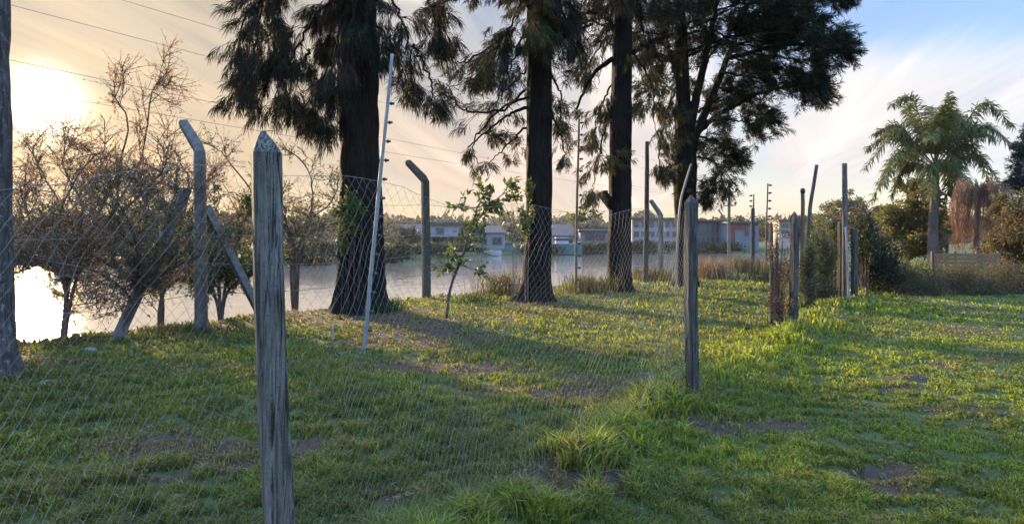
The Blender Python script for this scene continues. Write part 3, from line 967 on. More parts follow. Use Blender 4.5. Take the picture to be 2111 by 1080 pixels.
def tall_tree(label, d, trunk, boughs, top, seed, limbs=(), extra=26, cfg_extra=WEEP, mat='bark', extra_r=2.4, root_amp=0.5):
    b = np.array([at_px(trunk[0][0], d), d, float(gz(at_px(trunk[0][0], d), d))])
    root = empty('tall_tree', b); tag(root, label, 'tree', 'tall dark trees along the river bank')
    tr, cr = MB(), MB()
    pts = []
    for k, (x, y, w) in enumerate(trunk):
        p = T(x, y, d)
        pts.append((p, w / 2 / F * d))
    pts[0] = (np.array([pts[0][0][0], d, b[2] - 0.1]), pts[0][1])
    lx, lr = pts[-1]
    pts.append((np.array([lx[0] + 0.1, d, (lx[2] + top) / 2]), lr * 0.6))
    pts.append((np.array([lx[0] + 0.15, d, top]), 0.03))
    trunk_mesh(tr, pts, seed, root_amp=root_amp)
    for lm in limbs:
        dz = lm[-1]
        m_ = len(lm) - 1
        pp = [T(x, y, d) + np.array([0, dz * k / (m_ - 1), 0]) for k, (x, y, w) in enumerate(lm[:-1])]
        rr = [w / 2 / F * d for (x, y, w) in lm[:-1]]
        P_, r_ = resample(pp, 26, np.array(rr))
        tube(tr, P_ + rng.normal(size=P_.shape) * 0.012, r_, 9)
    for (pl, sp, nn, dz, cfg) in boughs:
        m_ = len(pl)
        pp = [T(x, y, d) + np.array([0, dz * k / (m_ - 1), 0]) for k, (x, y) in enumerate(pl)]
        bough(tr, cr, pp, sp / F * d, nn, cfg)
    for k in range(extra):
        z = rng.uniform(6.2, top - 0.5); az = rng.uniform(0, 2 * math.pi)
        L = extra_r * (1.1 - 0.75 * (z - 6) / max(top - 6, 1)) * rng.uniform(0.7, 1.2)
        dx, dy = math.cos(az), math.sin(az)
        p0 = np.array([lx[0] + 0.08, d, z])
        pp = [p0, p0 + [dx * L * 0.5, dy * L * 0.5, 0.35], p0 + [dx * L, dy * L, 0.0], p0 + [dx * L * 1.15, dy * L * 1.15, -0.7]]
        bough(tr, cr, pp, 0.28, 36, dict(cfg_extra, n=28))
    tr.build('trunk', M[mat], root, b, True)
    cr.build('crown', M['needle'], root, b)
    return root


tall_tree('thickest dark tree with shaggy weeping foliage, behind the pale leaning pole', 13.5,
          [(745, 650, 118), (744, 620, 106), (745, 560, 98), (745, 480, 92), (743, 400, 86), (741, 250, 83), (738, 100, 80), (738, 0, 76)],
          [([(735, -140), (616, -110), (560, 0), (544, 120), (526, 215)], 24, 170, -0.7, WEEP),
           ([(616, -110), (564, 0), (528, 60), (521, 150)], 14, 60, -0.9, WEEP),
           ([(560, 20), (572, 120), (560, 225)], 20, 110, -0.5, WEEP),
           ([(548, 130), (516, 170), (497, 190)], 10, 40, -0.2, WEEP),
           ([(735, -60), (660, 50), (617, 150), (601, 240)], 24, 150, -1.0, WEEP),
           ([(735, 50), (680, 110), (645, 190), (628, 225)], 22, 100, 0.5, WEEP),
           ([(640, 100), (600, 160), (588, 225)], 12, 45, 0.2, WEEP),
           ([(735, 120), (700, 190), (682, 250), (690, 295)], 13, 55, -0.6, WEEP),
           ([(735, -120), (690, -30), (655, 70)], 28, 120, 0.8, WEEP),
           ([(750, -80), (815, 10), (850, 110), (862, 215)], 18, 95, -0.6, WEEP),
           ([(755, 20), (805, 90), (835, 170)], 14, 60, 0.7, WEEP),
           ([(760, -130), (850, -60), (900, 40), (908, 90)], 18, 80, 0.3, WEEP),
           ([(852, 90), (885, 160), (892, 225)], 7, 26, 0.1, WEEP),
           ([(752, -60), (770, 60), (790, 170)], 16, 60, -1.2, WEEP),
           ([(730, -60), (712, 90), (708, 215)], 18, 80, -1.1, WEEP),
           ([(740, -60), (745, 60), (735, 170)], 20, 80, -1.3, WEEP)], 13.5, 1)

tall_tree('second tall tree with a straight trunk and thin see-through foliage on its left', 15.6,
          [(1101, 626, 84), (1104, 600, 66), (1107, 560, 58), (1110, 480, 56), (1112, 300, 52), (1112, 150, 52), (1110, 0, 50)],
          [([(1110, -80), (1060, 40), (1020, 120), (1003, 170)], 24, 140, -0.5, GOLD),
           ([(1110, 20), (1065, 110), (1045, 185)], 16, 90, -0.8, WEEP),
           ([(1105, 170), (1040, 215), (975, 285), (985, 335)], 30, 60, 0.6, LOOSE),
           ([(1105, 190), (1020, 235), (955, 235), (930, 190)], 26, 60, -0.9, LOOSE),
           ([(1105, 240), (1050, 290), (1005, 330)], 24, 40, 0.8, LOOSE),
           ([(1060, 60), (960, 120), (905, 110)], 26, 70, 0.5, LOOSE),
           ([(1105, -60), (1000, -10), (900, 30)], 30, 130, -0.6, LOOSE),
           ([(1105, -90), (980, -60), (880, 0)], 20, 90, 0.8, LOOSE),
           ([(1105, 130), (1050, 170), (1000, 210)], 22, 50, 1.0, LOOSE),
           ([(1115, -20), (1165, 40), (1190, 110)], 24, 100, -0.4, WEEP),
           ([(1118, 120), (1158, 190), (1150, 270)], 18, 70, 0.5, LOOSE),
           ([(1118, 200), (1150, 270), (1162, 330)], 14, 45, -0.4, LOOSE),
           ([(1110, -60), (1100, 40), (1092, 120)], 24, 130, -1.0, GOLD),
           ([(1115, -60), (1125, 40), (1128, 110)], 20, 110, -0.9, WEEP),
           ([(1110, -60), (1150, 0), (1180, 20)], 26, 110, 0.6, WEEP)], 13.0, 2,
          limbs=[[(1112, 130, 14), (1165, 70, 9), (1230, 35, 5), 0.5], [(1108, 210, 9), (1040, 240, 5), (960, 300, 3), 0.4]])

tall_tree('third tall tree with a slender trunk and golden hanging foliage on its left', 18.4,
          [(1274, 606, 68), (1275, 590, 54), (1277, 560, 48), (1279, 400, 46), (1281, 200, 43), (1285, 0, 37)],
          [([(1275, 60), (1232, 100), (1195, 180)], 16, 55, 0.4, LOOSE),
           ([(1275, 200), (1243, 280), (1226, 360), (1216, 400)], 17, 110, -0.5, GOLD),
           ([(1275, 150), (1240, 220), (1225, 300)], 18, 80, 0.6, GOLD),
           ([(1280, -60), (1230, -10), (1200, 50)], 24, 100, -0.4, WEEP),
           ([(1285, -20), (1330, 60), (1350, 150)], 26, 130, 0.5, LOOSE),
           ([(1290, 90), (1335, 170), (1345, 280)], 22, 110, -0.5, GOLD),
           ([(1290, -60), (1320, 0), (1340, 60)], 26, 120, 0.9, WEEP),
           ([(1275, -60), (1260, 20), (1245, 80)], 20, 60, -0.6, WEEP)], 12.5, 3,
          limbs=[[(1280, 110, 13), (1225, 150, 8), (1190, 220, 5), 0.4], [(1283, 100, 14), (1245, 40, 9), (1170, 35, 5), -0.3], [(1284, 120, 12), (1340, 85, 9), (1400, 60, 6), 0.4], [(1276, 440, 20), (1256, 418, 16), (1244, 396, 13), -0.2]])

D4 = 20.25
tall_tree('big forked tree with a wide dark crown reaching over the lawn to the right', D4,
          [(1413, 596, 54), (1414, 575, 46), (1414, 480, 43), (1412, 390, 44), (1413, 325, 46), (1408, 200, 30), (1404, 60, 24), (1402, 0, 20)],
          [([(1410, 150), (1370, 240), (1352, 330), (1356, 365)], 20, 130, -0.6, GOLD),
           ([(1410, 100), (1355, 140), (1325, 210)], 26, 120, 0.8, PINE),
           ([(1405, 50), (1360, 20), (1335, -40)], 34, 160, -0.8, PINE),
           ([(1420, 320), (1465, 335), (1478, 370), (1445, 405)], 18, 150, -0.6, PINE),
           ([(1415, 330), (1395, 365), (1425, 400)], 18, 60, -0.6, PINE),
           ([(1438, 280), (1500, 300), (1542, 340)], 14, 110, 0.5, PINE),
           ([(1450, 250), (1515, 255), (1540, 285)], 16, 90, -0.9, PINE),
           ([(1480, 180), (1552, 205), (1613, 252)], 13, 130, 0.6, PINE),
           ([(1490, 150), (1590, 175), (1678, 212)], 15, 170, -0.8, PINE),
           ([(1500, 120), (1607, 130), (1718, 168)], 15, 190, 0.9, PINE),
           ([(1510, 90), (1632, 90), (1731, 125)], 18, 230, -0.7, PINE),
           ([(1520, 60), (1632, 35), (1726, 72)], 21, 230, 0.5, PINE),
           ([(1520, 20), (1632, -25), (1731, 8)], 24, 230, -0.5, PINE),
           ([(1540, 30), (1624, 0), (1699, -40)], 30, 200, 1.2, PINE),
           ([(1430, 200), (1470, 100), (1556, 40)], 30, 200, -1.2, PINE),
           ([(1410, 100), (1440, 0), (1520, -60)], 34, 220, 1.0, PINE),
           ([(1440, 230), (1500, 190), (1556, 160)], 26, 140, 1.3, PINE),
           ([(1582, 70), (1649, 60), (1682, 110)], 26, 190, -1.4, PINE),
           ([(1548, 110), (1624, 140), (1657, 180)], 20, 140, -1.6, PINE),
           ([(1470, 60), (1556, 90), (1607, 110)], 26, 160, 1.6, PINE),
           ([(1420, 60), (1480, 40), (1556, -20)], 30, 180, -1.6, PINE),
           ([(1400, 120), (1345, 90), (1310, 100)], 22, 90, -0.6, LOOSE),
           ([(1440, 250), (1390, 270), (1370, 300)], 20, 60, -1.0, LOOSE)], 12.0, 4,
          limbs=[[(1414, 335, 30), (1440, 270, 20), (1478, 185, 15), (1530, 60, 10), (1570, -40, 6), 0.6],
                 [(1414, 320, 26), (1428, 220, 18), (1448, 120, 13), (1470, 0, 9), -0.6],
                 [(1440, 270, 13), (1500, 225, 9), (1600, 180, 6), (1690, 165, 4), 0.5],
                 [(1505, 120, 10), (1600, 100, 7), (1720, 100, 4), -0.5],
                 [(1410, 200, 15), (1385, 110, 10), (1360, 0, 7), 0.4]], cfg_extra=PINE, extra_r=3.2, extra=30)

# the tree at the left edge, mostly out of the picture
d_ = 7.1
tall_tree('grey lichen-spotted tree trunk cut off by the left edge of the picture', d_,
          [(-36, 782, 118), (-30, 740, 104), (-28, 640, 96), (-32, 400, 96), (-34, 250, 98), (-38, 100, 96), (-32, 0, 92)], [], 9.5, 5, extra=16, cfg_extra=WEEP, mat='bark_grey', extra_r=1.8, root_amp=0.9)


# ------------------------------------------------------------------ shrubs with many stems and small leaves
def shrub(name, label, cat, base, tips, nsec, ntwig, nleaf, leaf, cols, seed, r0=0.03, group=None, sec_len=0.55, twig_len=0.32, mat='leaf', bark='twig', up=0.35, stems=None):
    """tips: list of polylines (world) for the main stems"""
    root = empty(name, base); tag(root, label, cat, group)
    tr, cr = MB(), MB()
    cols = np.array(cols)
    for P in tips:
        P = np.asarray(P, float)
        r_ = r0 if len(P) < 50 else r0
        Q = resample(P, 22); L = np.linalg.norm(np.diff(Q, axis=0), axis=1).sum()
        Q = Q + rng.normal(size=Q.shape) * 0.012 * np.linspace(0, 1, 22)[:, None]
        tube(tr, Q, r_ * (1 - 0.85 * np.linspace(0, 1, 22)) + 0.004, 7)
        tg = norm(np.gradient(Q, axis=0))
        for k in range(nsec):
            t = rng.uniform(0.25, 1.0); i = int(t * 21)
            dr = norm(tg[i] * 0.6 + rng.normal(size=3) * 0.75 + [0, 0, up])
            ln = sec_len * rng.uniform(0.5, 1.3) * (1.15 - 0.5 * t)
            p0 = Q[i]; S = resample([p0, p0 + dr * ln * 0.5 + rng.normal(size=3) * 0.04, p0 + dr * ln + [0, 0, rng.normal() * 0.08]], 7)
            tube(tr, S, np.linspace(0.010, 0.004, 7), 4, caps=False)
            for j in range(ntwig):
                q = S[rng.integers(2, 7)]
                d2 = norm(dr * 0.6 + rng.normal(size=3) * 0.7 + [0, 0, up * 0.4])
                l2 = twig_len * rng.uniform(0.5, 1.3)
                e = q + d2 * l2
                tube(tr, np.stack([q, (q + e) / 2 + rng.normal(size=3) * 0.02, e]), [0.005, 0.004, 0.002], 3, caps=False)
                if nleaf:
                    tt = rng.random((nleaf, 1))
                    c = q + (e - q) * tt + rng.normal(size=(nleaf, 3)) * 0.015
                    ax = d2 * 0.6 + rng.normal(size=(nleaf, 3)) * 0.7 + [0, 0, -0.25]
                    leaf_quads(cr, c, ax, leaf[0] * rng.uniform(0.6, 1.3, nleaf), leaf[1] * rng.uniform(0.7, 1.2, nleaf), cols[rng.integers(0, len(cols), nleaf)] * rng.uniform(0.7, 1.3, (nleaf, 1)))
    tr.build('trunk', M[bark], root, base, True)
    if cr.n:
        cr.build('crown', M[mat], root, base)
    return root


def stems_px(base, lst, d):
    """each entry: [(px,py,dd),...] path after base"""
    o = []
    for pl in lst:
        o.append([np.asarray(base, float)] + [T(x, y, d + dd) for (x, y, dd) in pl])
    return o


RUSSET = [(0.22, 0.10, 0.068), (0.17, 0.09, 0.055), (0.24, 0.135, 0.085), (0.14, 0.095, 0.05)]
WILLOW = [(0.085, 0.085, 0.034), (0.105, 0.095, 0.04), (0.07, 0.068, 0.032), (0.12, 0.09, 0.045)]
GREEN = [(0.035, 0.060, 0.016), (0.05, 0.08, 0.02), (0.028, 0.045, 0.014)]

dS = 12.4
bS = np.array([at_px(112, dS), dS, float(gz(at_px(112, dS), dS))])
shrub('willow_shrub', 'russet leaved willow with forked bare stems against the setting sun', 'shrub', bS,
      stems_px(bS, [[(140, 600, .1), (150, 480, .2), (90, 360, .3), (60, 300, .6)], [(140, 600, .1), (190, 470, -.2), (240, 360, -.3), (265, 250, -.4), (225, 190, -.5)],
                    [(140, 600, .1), (170, 440, .5), (130, 340, .8), (150, 300, .9)], [(138, 605, .1), (165, 560, .1), (230, 440, .5), (290, 330, .9), (310, 200, 1.0), (335, 155, 1.0)],
                    [(136, 605, .1), (105, 545, -.3), (60, 450, -.6), (40, 380, -.7)], [(138, 605, .1), (170, 545, .0), (260, 430, -.7), (330, 360, -.9), (350, 300, -1.0)],
                    [(136, 605, .1), (130, 550, -.2), (120, 450, -.8), (170, 350, -1.1), (210, 310, -1.2)], [(136, 605, .1), (80, 540, .6), (20, 450, 1.0), (-30, 330, 1.2)], [(136, 605, .1), (90, 550, -.4), (40, 560, -.7)], [(138, 605, .1), (190, 540, .2), (260, 555, .5)], [(136, 600, 0), (70, 500, .3), (20, 520, .5)],
                    [(150, 600, 0), (200, 500, 1.0), (190, 400, 1.4), (230, 330, 1.5)]], dS),
      20, 13, 7, (0.052, 0.019), RUSSET, 1, 0.030, 'willow shrubs on the river bank', 0.70, 0.42)
dS2 = 11.3
bS2 = G(240, 700)
shrub('willow_shrub', 'olive leaved willow growing around the left strut of the propped concrete post', 'shrub', bS2,
      stems_px(bS2, [[(285, 600, .2), (330, 520, .4), (350, 440, .5), (365, 360, .6)], [(285, 600, .2), (250, 520, .6), (180, 460, .9), (110, 440, 1.2)],
                     [(285, 610, .2), (340, 560, .0), (420, 520, -.1), (470, 480, 0)], [(280, 600, .2), (280, 500, -.5), (250, 430, -.7), (230, 400, -.8)],
                     [(285, 600, .3), (220, 540, -.4), (130, 500, -.6), (50, 480, -.7)], [(285, 600, .2), (310, 520, 1.0), (300, 430, 1.3), (280, 380, 1.4)],
                     [(300, 580, .2), (360, 500, .9), (430, 440, 1.2)], [(270, 620, .2), (200, 560, .2), (100, 540, .3), (20, 520, .3)]], bS2[1]),
      18, 12, 7, (0.050, 0.018), WILLOW, 2, 0.026, 'willow shrubs on the river bank', 0.55, 0.32)
dS3 = 13.2
bS3 = np.array([at_px(330, dS3), dS3, float(gz(at_px(330, dS3), dS3))])
shrub('willow_shrub', 'fine twigged pinkish brown willow spreading behind the propped concrete post', 'shrub', bS3,
      stems_px(bS3, [[(335, 600, 0), (350, 500, .2), (400, 420, .3), (440, 350, .3)], [(335, 600, 0), (310, 500, -.3), (300, 420, -.4), (320, 350, -.5)], [(335, 610, 0), (390, 540, .3), (460, 480, .5), (500, 440, .5)],
                     [(330, 600, 0), (270, 520, .3), (220, 460, .5), (200, 400, .5)], [(335, 600, 0), (370, 480, -.4), (390, 380, -.6), (360, 310, -.6)], [(335, 605, 0), (420, 560, -.2), (490, 545, -.3)]], dS3),
      18, 12, 6, (0.05, 0.018), RUSSET, 6, 0.028, 'willow shrubs on the river bank', 0.62, 0.40)
b = np.array([at_px(455, 12.6), 12.6, float(gz(at_px(455, 12.6), 12.6))])
shrub('bank_shrub', 'leafy green shrub on the bank between the propped post and the nearest post', 'shrub', b,
      stems_px(b, [[(450, 560, 0), (440, 470, .2), (455, 400, .3)], [(470, 560, .3), (500, 470, .5), (520, 420, .6)], [(440, 600, -.2), (400, 540, -.4), (380, 470, -.4)],
                   [(470, 600, 0), (520, 560, 0), (560, 520, 0)], [(450, 600, .5), (430, 560, .8), (420, 500, .9)]], 12.6),
      12, 8, 18, (0.07, 0.03), GREEN, 3, 0.03, None, 0.45, 0.3)
b = np.array([at_px(610, 15.5), 15.5, float(gz(at_px(610, 15.5), 15.5))])
shrub('bare_shrub', 'thinly leaved twiggy shrub rising over the water left of the thickest tree', 'shrub', b,
      stems_px(b, [[(600, 540, 0), (620, 470, .2), (680, 420, .3), (700, 370, .3)], [(610, 560, 0), (590, 460, -.3), (560, 400, -.3), (510, 330, -.4)], [(610, 540, .2), (640, 440, .5), (640, 360, .6), (600, 310, .6)],
                   [(600, 520, .4), (560, 470, .8), (500, 450, 1.0), (460, 380, 1.0)], [(620, 520, 0), (660, 470, -.5), (700, 460, -.6)], [(600, 500, 0), (540, 420, .2), (470, 330, .2), (440, 300, .3)]], 15.5),
      15, 9, 4, (0.07, 0.030), WILLOW, 4, 0.028, None, 0.6, 0.4)
# sapling with broad leaves, vines on trunks
b = G(920, 655)
shrub('sapling', 'slender leaning sapling with broad leaves left of the second tall tree', 'sapling', b,
      stems_px(b, [[(930, 590, 0), (955, 520, .0), (975, 465, .1), (1010, 420, .1), (1060, 390, .2)], [(930, 590, 0), (960, 510, 0), (985, 430, -.2), (1000, 400, -.2)]], b[1]),
      9, 4, 7, (0.13, 0.06), [(0.05, 0.07, 0.018), (0.08, 0.10, 0.022), (0.035, 0.05, 0.016)], 5, 0.022, None, 0.42, 0.22)


def leafy_mass(name, label, cat, base, blobs, cols, leaf, seed, group=None, stem_n=14, mat='leaf', thing_kind=None, nm='foliage', clump=0.5, sr=0.02):
    """a bush: upright branching stems and leaves filling lumpy volumes. blobs: (center, radii, nleaf)"""
    root = empty(name, base); tag(root, label, cat, group)
    tr, cr = MB(), MB(); cols = np.array(cols)
    for (c, rad, nl) in blobs:
        c = np.asarray(c, float); rad = np.asarray(rad, float)
        nk = max(6, nl // 60)
        u_ = norm(rng.normal(size=(nk, 3))) * (rng.random((nk, 1)) ** 0.45)
        cen = c + u_ * rad
        sub = cen[rng.integers(0, nk, nl)] + rng.normal(size=(nl, 3)) * rad * 0.16 * clump * 2
        sub[:, 2] = np.maximum(sub[:, 2], gz(sub[:, 0], sub[:, 1]) + 0.02)
        ax = rng.normal(size=(nl, 3)) + norm(sub - c) * 0.5
        w_ = vnoise(sub[:, 0] * 1.3 / max(rad[0], .3) + seed, sub[:, 2] * 1.3 / max(rad[2], .3), seed)
        ci = np.clip((w_ * len(cols) + rng.normal(size=nl) * 0.7).astype(int), 0, len(cols) - 1)
        leaf_quads(cr, sub, ax, leaf[0] * rng.uniform(0.6, 1.3, nl), leaf[1] * rng.uniform(0.7, 1.2, nl), cols[ci] * rng.uniform(0.7, 1.3, (nl, 1)))
        for k in range(stem_n):
            e = cen[rng.integers(0, nk)]
            p0 = np.array([c[0] + rng.normal() * rad[0] * 0.2, c[1] + rng.normal() * rad[1] * 0.2, 0]); p0[2] = float(gz(p0[0], p0[1])) - 0.02
            tube(tr, resample([p0, (p0 + e) / 2 + rng.normal(size=3) * 0.1 * rad, e], 8), np.linspace(sr, sr * 0.25, 8) * max(1, base[1] / 18), 4, caps=False)
    cr.build(nm, M[mat], root, base)
    tr.build('stem', M['twig'], root, base, True)
    return root


def blob_px(px, py, d, rx, ry, rd, n):
    return (T(px, py, d), (rx / F * d, rd, ry / F * d), n)


VINE = [(0.06, 0.08, 0.02), (0.10, 0.11, 0.025), (0.045, 0.06, 0.018)]
d_ = 12.95
leafy_mass('climbing_vine', 'yellow green vine clinging to the left of the thickest tree trunk', 'vine', np.array([at_px(700, d_), d_, float(gz(at_px(700, d_), d_))]),
           [blob_px(712, 455, d_, 30, 55, 0.15, 800), blob_px(735, 430, d_ + .02, 24, 16, 0.1, 160)], VINE, (0.09, 0.05), 11, 'climbing vines', 5, sr=0.006)
d_ = 15.1
leafy_mass('climbing_vine', 'green vine climbing the left side of the second tall trunk', 'vine', np.array([at_px(1085, d_), d_, float(gz(at_px(1085, d_), d_))]),
           [blob_px(1085, 430, d_, 16, 60, 0.15, 420), blob_px(1060, 400, d_, 28, 16, 0.2, 150)], VINE, (0.10, 0.055), 12, 'climbing vines', 5, sr=0.006)
d_ = 18.2
leafy_mass('climbing_vine', 'loose vine sprays hanging around the thin pole with insulators', 'vine', np.array([at_px(1190, d_), d_, float(gz(at_px(1190, d_), d_))]),
           [blob_px(1195, 440, d_, 42, 22, 0.4, 260)], VINE, (0.11, 0.055), 13, 'climbing vines', 1, sr=0.006)

# dry vine column on the third post, overgrown fence, hedges
DRYV = [(0.22, 0.115, 0.06), (0.15, 0.08, 0.045), (0.28, 0.17, 0.095), (0.12, 0.09, 0.045)]
d_ = g3[1] - 0.05
leafy_mass('dry_vine', 'column of dry brown vine hanging on the netting left of the third post', 'vine', np.array([at_px(1612, d_), d_, float(gz(at_px(1612, d_), d_))]),
           [blob_px(1608, 565, d_, 24, 85, 0.16, 650), blob_px(1616, 640, d_, 24, 45, 0.18, 220), blob_px(1600, 480, d_ + .1, 14, 30, 0.12, 120)], DRYV, (0.05, 0.018), 14, None, 34, 'dry', sr=0.005)
HEDGE = [(0.06, 0.07, 0.032), (0.085, 0.09, 0.045), (0.10, 0.085, 0.055), (0.05, 0.055, 0.03)]
mid = (g3 + g4) / 2
leafy_mass('overgrown_hedge', 'grey green hedge swallowing the netting between the third post and the tallest brown pole', 'hedge', np.array([at_px(1685, 15.5), 15.5, float(gz(at_px(1685, 15.5), 15.5))]),
           [blob_px(1668, 560, 14.2, 20, 62, 0.22, 2600), blob_px(1695, 545, 15.2, 26, 80, 0.25, 4200), blob_px(1690, 590, 15.0, 42, 25, 0.3, 1500), blob_px(1718, 500, 16.0, 18, 50, 0.25, 1800)], HEDGE, (0.06, 0.028), 15, None, 90, sr=0.007)
DARK = [(0.016, 0.026, 0.014), (0.022, 0.034, 0.018), (0.014, 0.02, 0.013)]
leafy_mass('dark_hedge', 'dense dark green bush right of the tallest brown pole', 'bush', np.array([at_px(1800, 18.0), 18.0, float(gz(at_px(1800, 18.0), 18.0))]),
           [blob_px(1800, 545, 18, 34, 70, 0.9, 9000), blob_px(1782, 505, 17.5, 16, 62, 0.5, 3500), blob_px(1824, 565, 18.4, 20, 45, 0.8, 3500)], DARK, (0.07, 0.035), 16, None, 26)
BRUSH = [(0.055, 0.055, 0.026), (0.075, 0.06, 0.035), (0.09, 0.062, 0.042), (0.045, 0.06, 0.022)]
for k, (px, py, rx, ry, lab) in enumerate(((1880, 590, 58, 36, 'low grey brown brush at the foot of the palm'), (1985, 592, 62, 34, 'low rusty brush in front of the tan board fence'), (2095, 590, 70, 40, 'low brush at the right edge of the picture'))):
    d_ = 17.6 + 0.3 * k
    leafy_mass('low_brush', lab, 'brush', np.array([at_px(px, d_), d_, float(gz(at_px(px, d_), d_))]), [blob_px(px, py - 4, d_, rx * 1.15, ry * 1.2, 0.7, 9500), blob_px(px + 30, py + 14, d_ - 0.5, rx, ry * 0.6, 0.35, 3000), blob_px(px - 30, py - 8, d_ + 0.4, rx * 0.7, ry, 0.5, 3500)], BRUSH, (0.055, 0.024), 17 + k, 'low brush along the back of the lawn', 26)

# weeds on the near bank
WEED = [(0.10, 0.085, 0.026), (0.12, 0.085, 0.034), (0.06, 0.075, 0.022), (0.05, 0.07, 0.02), (0.13, 0.09, 0.045)]


def tussock(label, px, py, w, h, n, seed, cols=WEED, name='weed_clump', group='weeds on the river bank'):
    b = G(px, py); d = b[1]
    x = b[0] + rng.normal(size=n) * w / F * d * 0.5; y = b[1] + rng.normal(size=n) * 0.35
    z = gz(x, y); hh = h / F * d * rng.uniform(0.4, 1.1, n)
    az = rng.random(n) * 6.28; ln = rng.uniform(0.1, 0.6, n) * hh
    p0 = np.stack([x, y, z - 0.02], 1); tip = p0 + np.stack([np.cos(az) * ln, np.sin(az) * ln, hh], 1); md = (p0 + tip) / 2 + np.stack([-np.cos(az) * ln * .2, -np.sin(az) * ln * .2, hh * .08], 1)
    sd = rng.random(n) * 6.28; wd = rng.uniform(0.006, 0.014, n) * max(1, d / 16)
    sv = np.stack([np.cos(sd) * wd / 2, np.sin(sd) * wd / 2, 0 * sd], 1)
    V = np.stack([p0 - sv, p0 + sv, md + sv, md - sv, tip], 1).reshape(-1, 3)
    bi = np.arange(n)[:, None] * 5
    cc = np.array(cols)[rng.integers(0, len(cols), n)] * rng.uniform(0.6, 1.3, (n, 1))
    mb = MB(); mb.add(V, bi + np.array([[0, 1, 2, 3]]), np.repeat(cc, 5, 0)); mb.also(bi + np.array([[3, 2, 4]]), 0)
    k = n // 2
    leaf_quads(mb, md[:k], (tip - md)[:k] + rng.normal(size=(k, 3)) * 0.1, 0.05 * max(1, d / 12), 0.02 * max(1, d / 12), cc[:k])
    o = mb.build(name, M['dry'], None, b)
    tag(o, label, 'weeds', group, 'stuff')


tussock('golden dry weeds left of the second tall trunk', 1035, 606, 55, 58, 420, 1)
tussock('green weeds at the foot of the bank between the slim concrete post and the sapling', 985, 622, 50, 22, 260, 2, GREEN)
tussock('orange tinted weeds between the second and third tall trunks', 1215, 602, 60, 48, 420, 3)
tussock('thin green weeds around the plain dark pole', 1345, 578, 50, 36, 320, 4)
tussock('round pale brown tussock left of the far posts', 1470, 574, 42, 48, 520, 5, [(0.20, 0.14, 0.09), (0.14, 0.10, 0.065), (0.24, 0.18, 0.12)])
tussock('second pale brown tussock below the farthest concrete post', 1530, 562, 44, 42, 420, 6, [(0.18, 0.14, 0.09), (0.12, 0.10, 0.06), (0.10, 0.10, 0.04)])
tussock('dark weeds along the bank right of the thickest trunk', 835, 616, 60, 18, 260, 7, [(0.04, 0.035, 0.02), (0.06, 0.05, 0.025)])
tussock('weeds hugging the base of the thickest trunk on its right', 800, 640, 34, 34, 240, 8, GREEN)
tussock('weeds on the bank edge by the propped concrete post', 380, 688, 90, 22, 380, 9, [(0.05, 0.05, 0.02), (0.07, 0.06, 0.03), (0.04, 0.06, 0.02)])
tussock('scrub on the bank edge under the russet willow', 130, 712, 110, 20, 380, 10, [(0.05, 0.045, 0.025), (0.07, 0.06, 0.03)])
tussock('pale weeds in front of the second cranked post row', 1420, 566, 30, 40, 220, 11)
tussock('green scrub behind the vine column', 1600, 580, 60, 55, 520, 12, HEDGE)

# thin dead stalk in the foreground turf
b = G(967, 1005)
mb = MB(); P = resample([b, T(955, 940, b[1]), T(943, 870, b[1]), T(939, 808, b[1])], 20); tube(mb, P, np.linspace(0.004, 0.0018, 20), 5)
for k in range(9):
    q = P[6 + k]; e = q + np.array([rng.normal() * 0.05, rng.normal() * 0.05, 0.03 + rng.random() * 0.05]); tube(mb, np.stack([q, e]), [0.0018, 0.001], 4)
tag(mb.build('dead_stalk', M['twig'], None, b), 'thin upright dead stalk in the foreground turf', 'weed stalk')


def rock(name, label, cat, px, py, size, mat, seed):
    b = G(px, py)
    th = np.linspace(0, math.pi, 12); ph = np.arange(18) / 18 * 2 * math.pi
    A, B = np.meshgrid(th, ph, indexing='ij')
    r_ = 1 + 0.35 * (fbm(A * 1.6 + seed, np.minimum(B, 6.283 - B) * 1.2, seed, 3) - 0.5) * 2
    V = np.stack([np.sin(A) * np.cos(B) * r_ * size[0], np.sin(A) * np.sin(B) * r_ * size[1], np.cos(A) * r_ * size[2]], -1)
    k, s = A.shape
    i = np.arange(k - 1)[:, None] * s; j = np.arange(s)[None, :]; j2 = (j + 1) % s
    mb = MB(); mb.add(V.reshape(-1, 3) + [0, 0, size[2] * 0.15], np.stack([i + j, i + s + j, i + s + j2, i + j2], -1).reshape(-1, 4))
    o = mb.build(name, M[mat], None, (0, 0, 0), True); o.location = tuple(b)
    tag(o, label, cat)


rock('stone', 'pale stone on the bank edge left of the leaning willow stem', 'stone', 187, 722, (0.085, 0.06, 0.032), 'stone', 1)
rock('stone', 'flat pale stone lying by the roots of the trunk at the left edge', 'stone', 98, 790, (0.09, 0.07, 0.028), 'stone', 4)
rock('paper_scrap', 'small crumpled pale scrap on the turf below the second post', 'litter', 1396, 988, (0.045, 0.03, 0.016), 'stone', 6)
b = G(685, 700)
mb = MB(); tube(mb, resample([b, b + [0.01, 0, 0.10], b + [-0.015, 0, 0.20]], 8), [0.012] * 8, 6)
tag(mb.build('white_peg', M['white'], None, b), 'short white peg stuck in the soil in front of the thickest tree', 'peg')


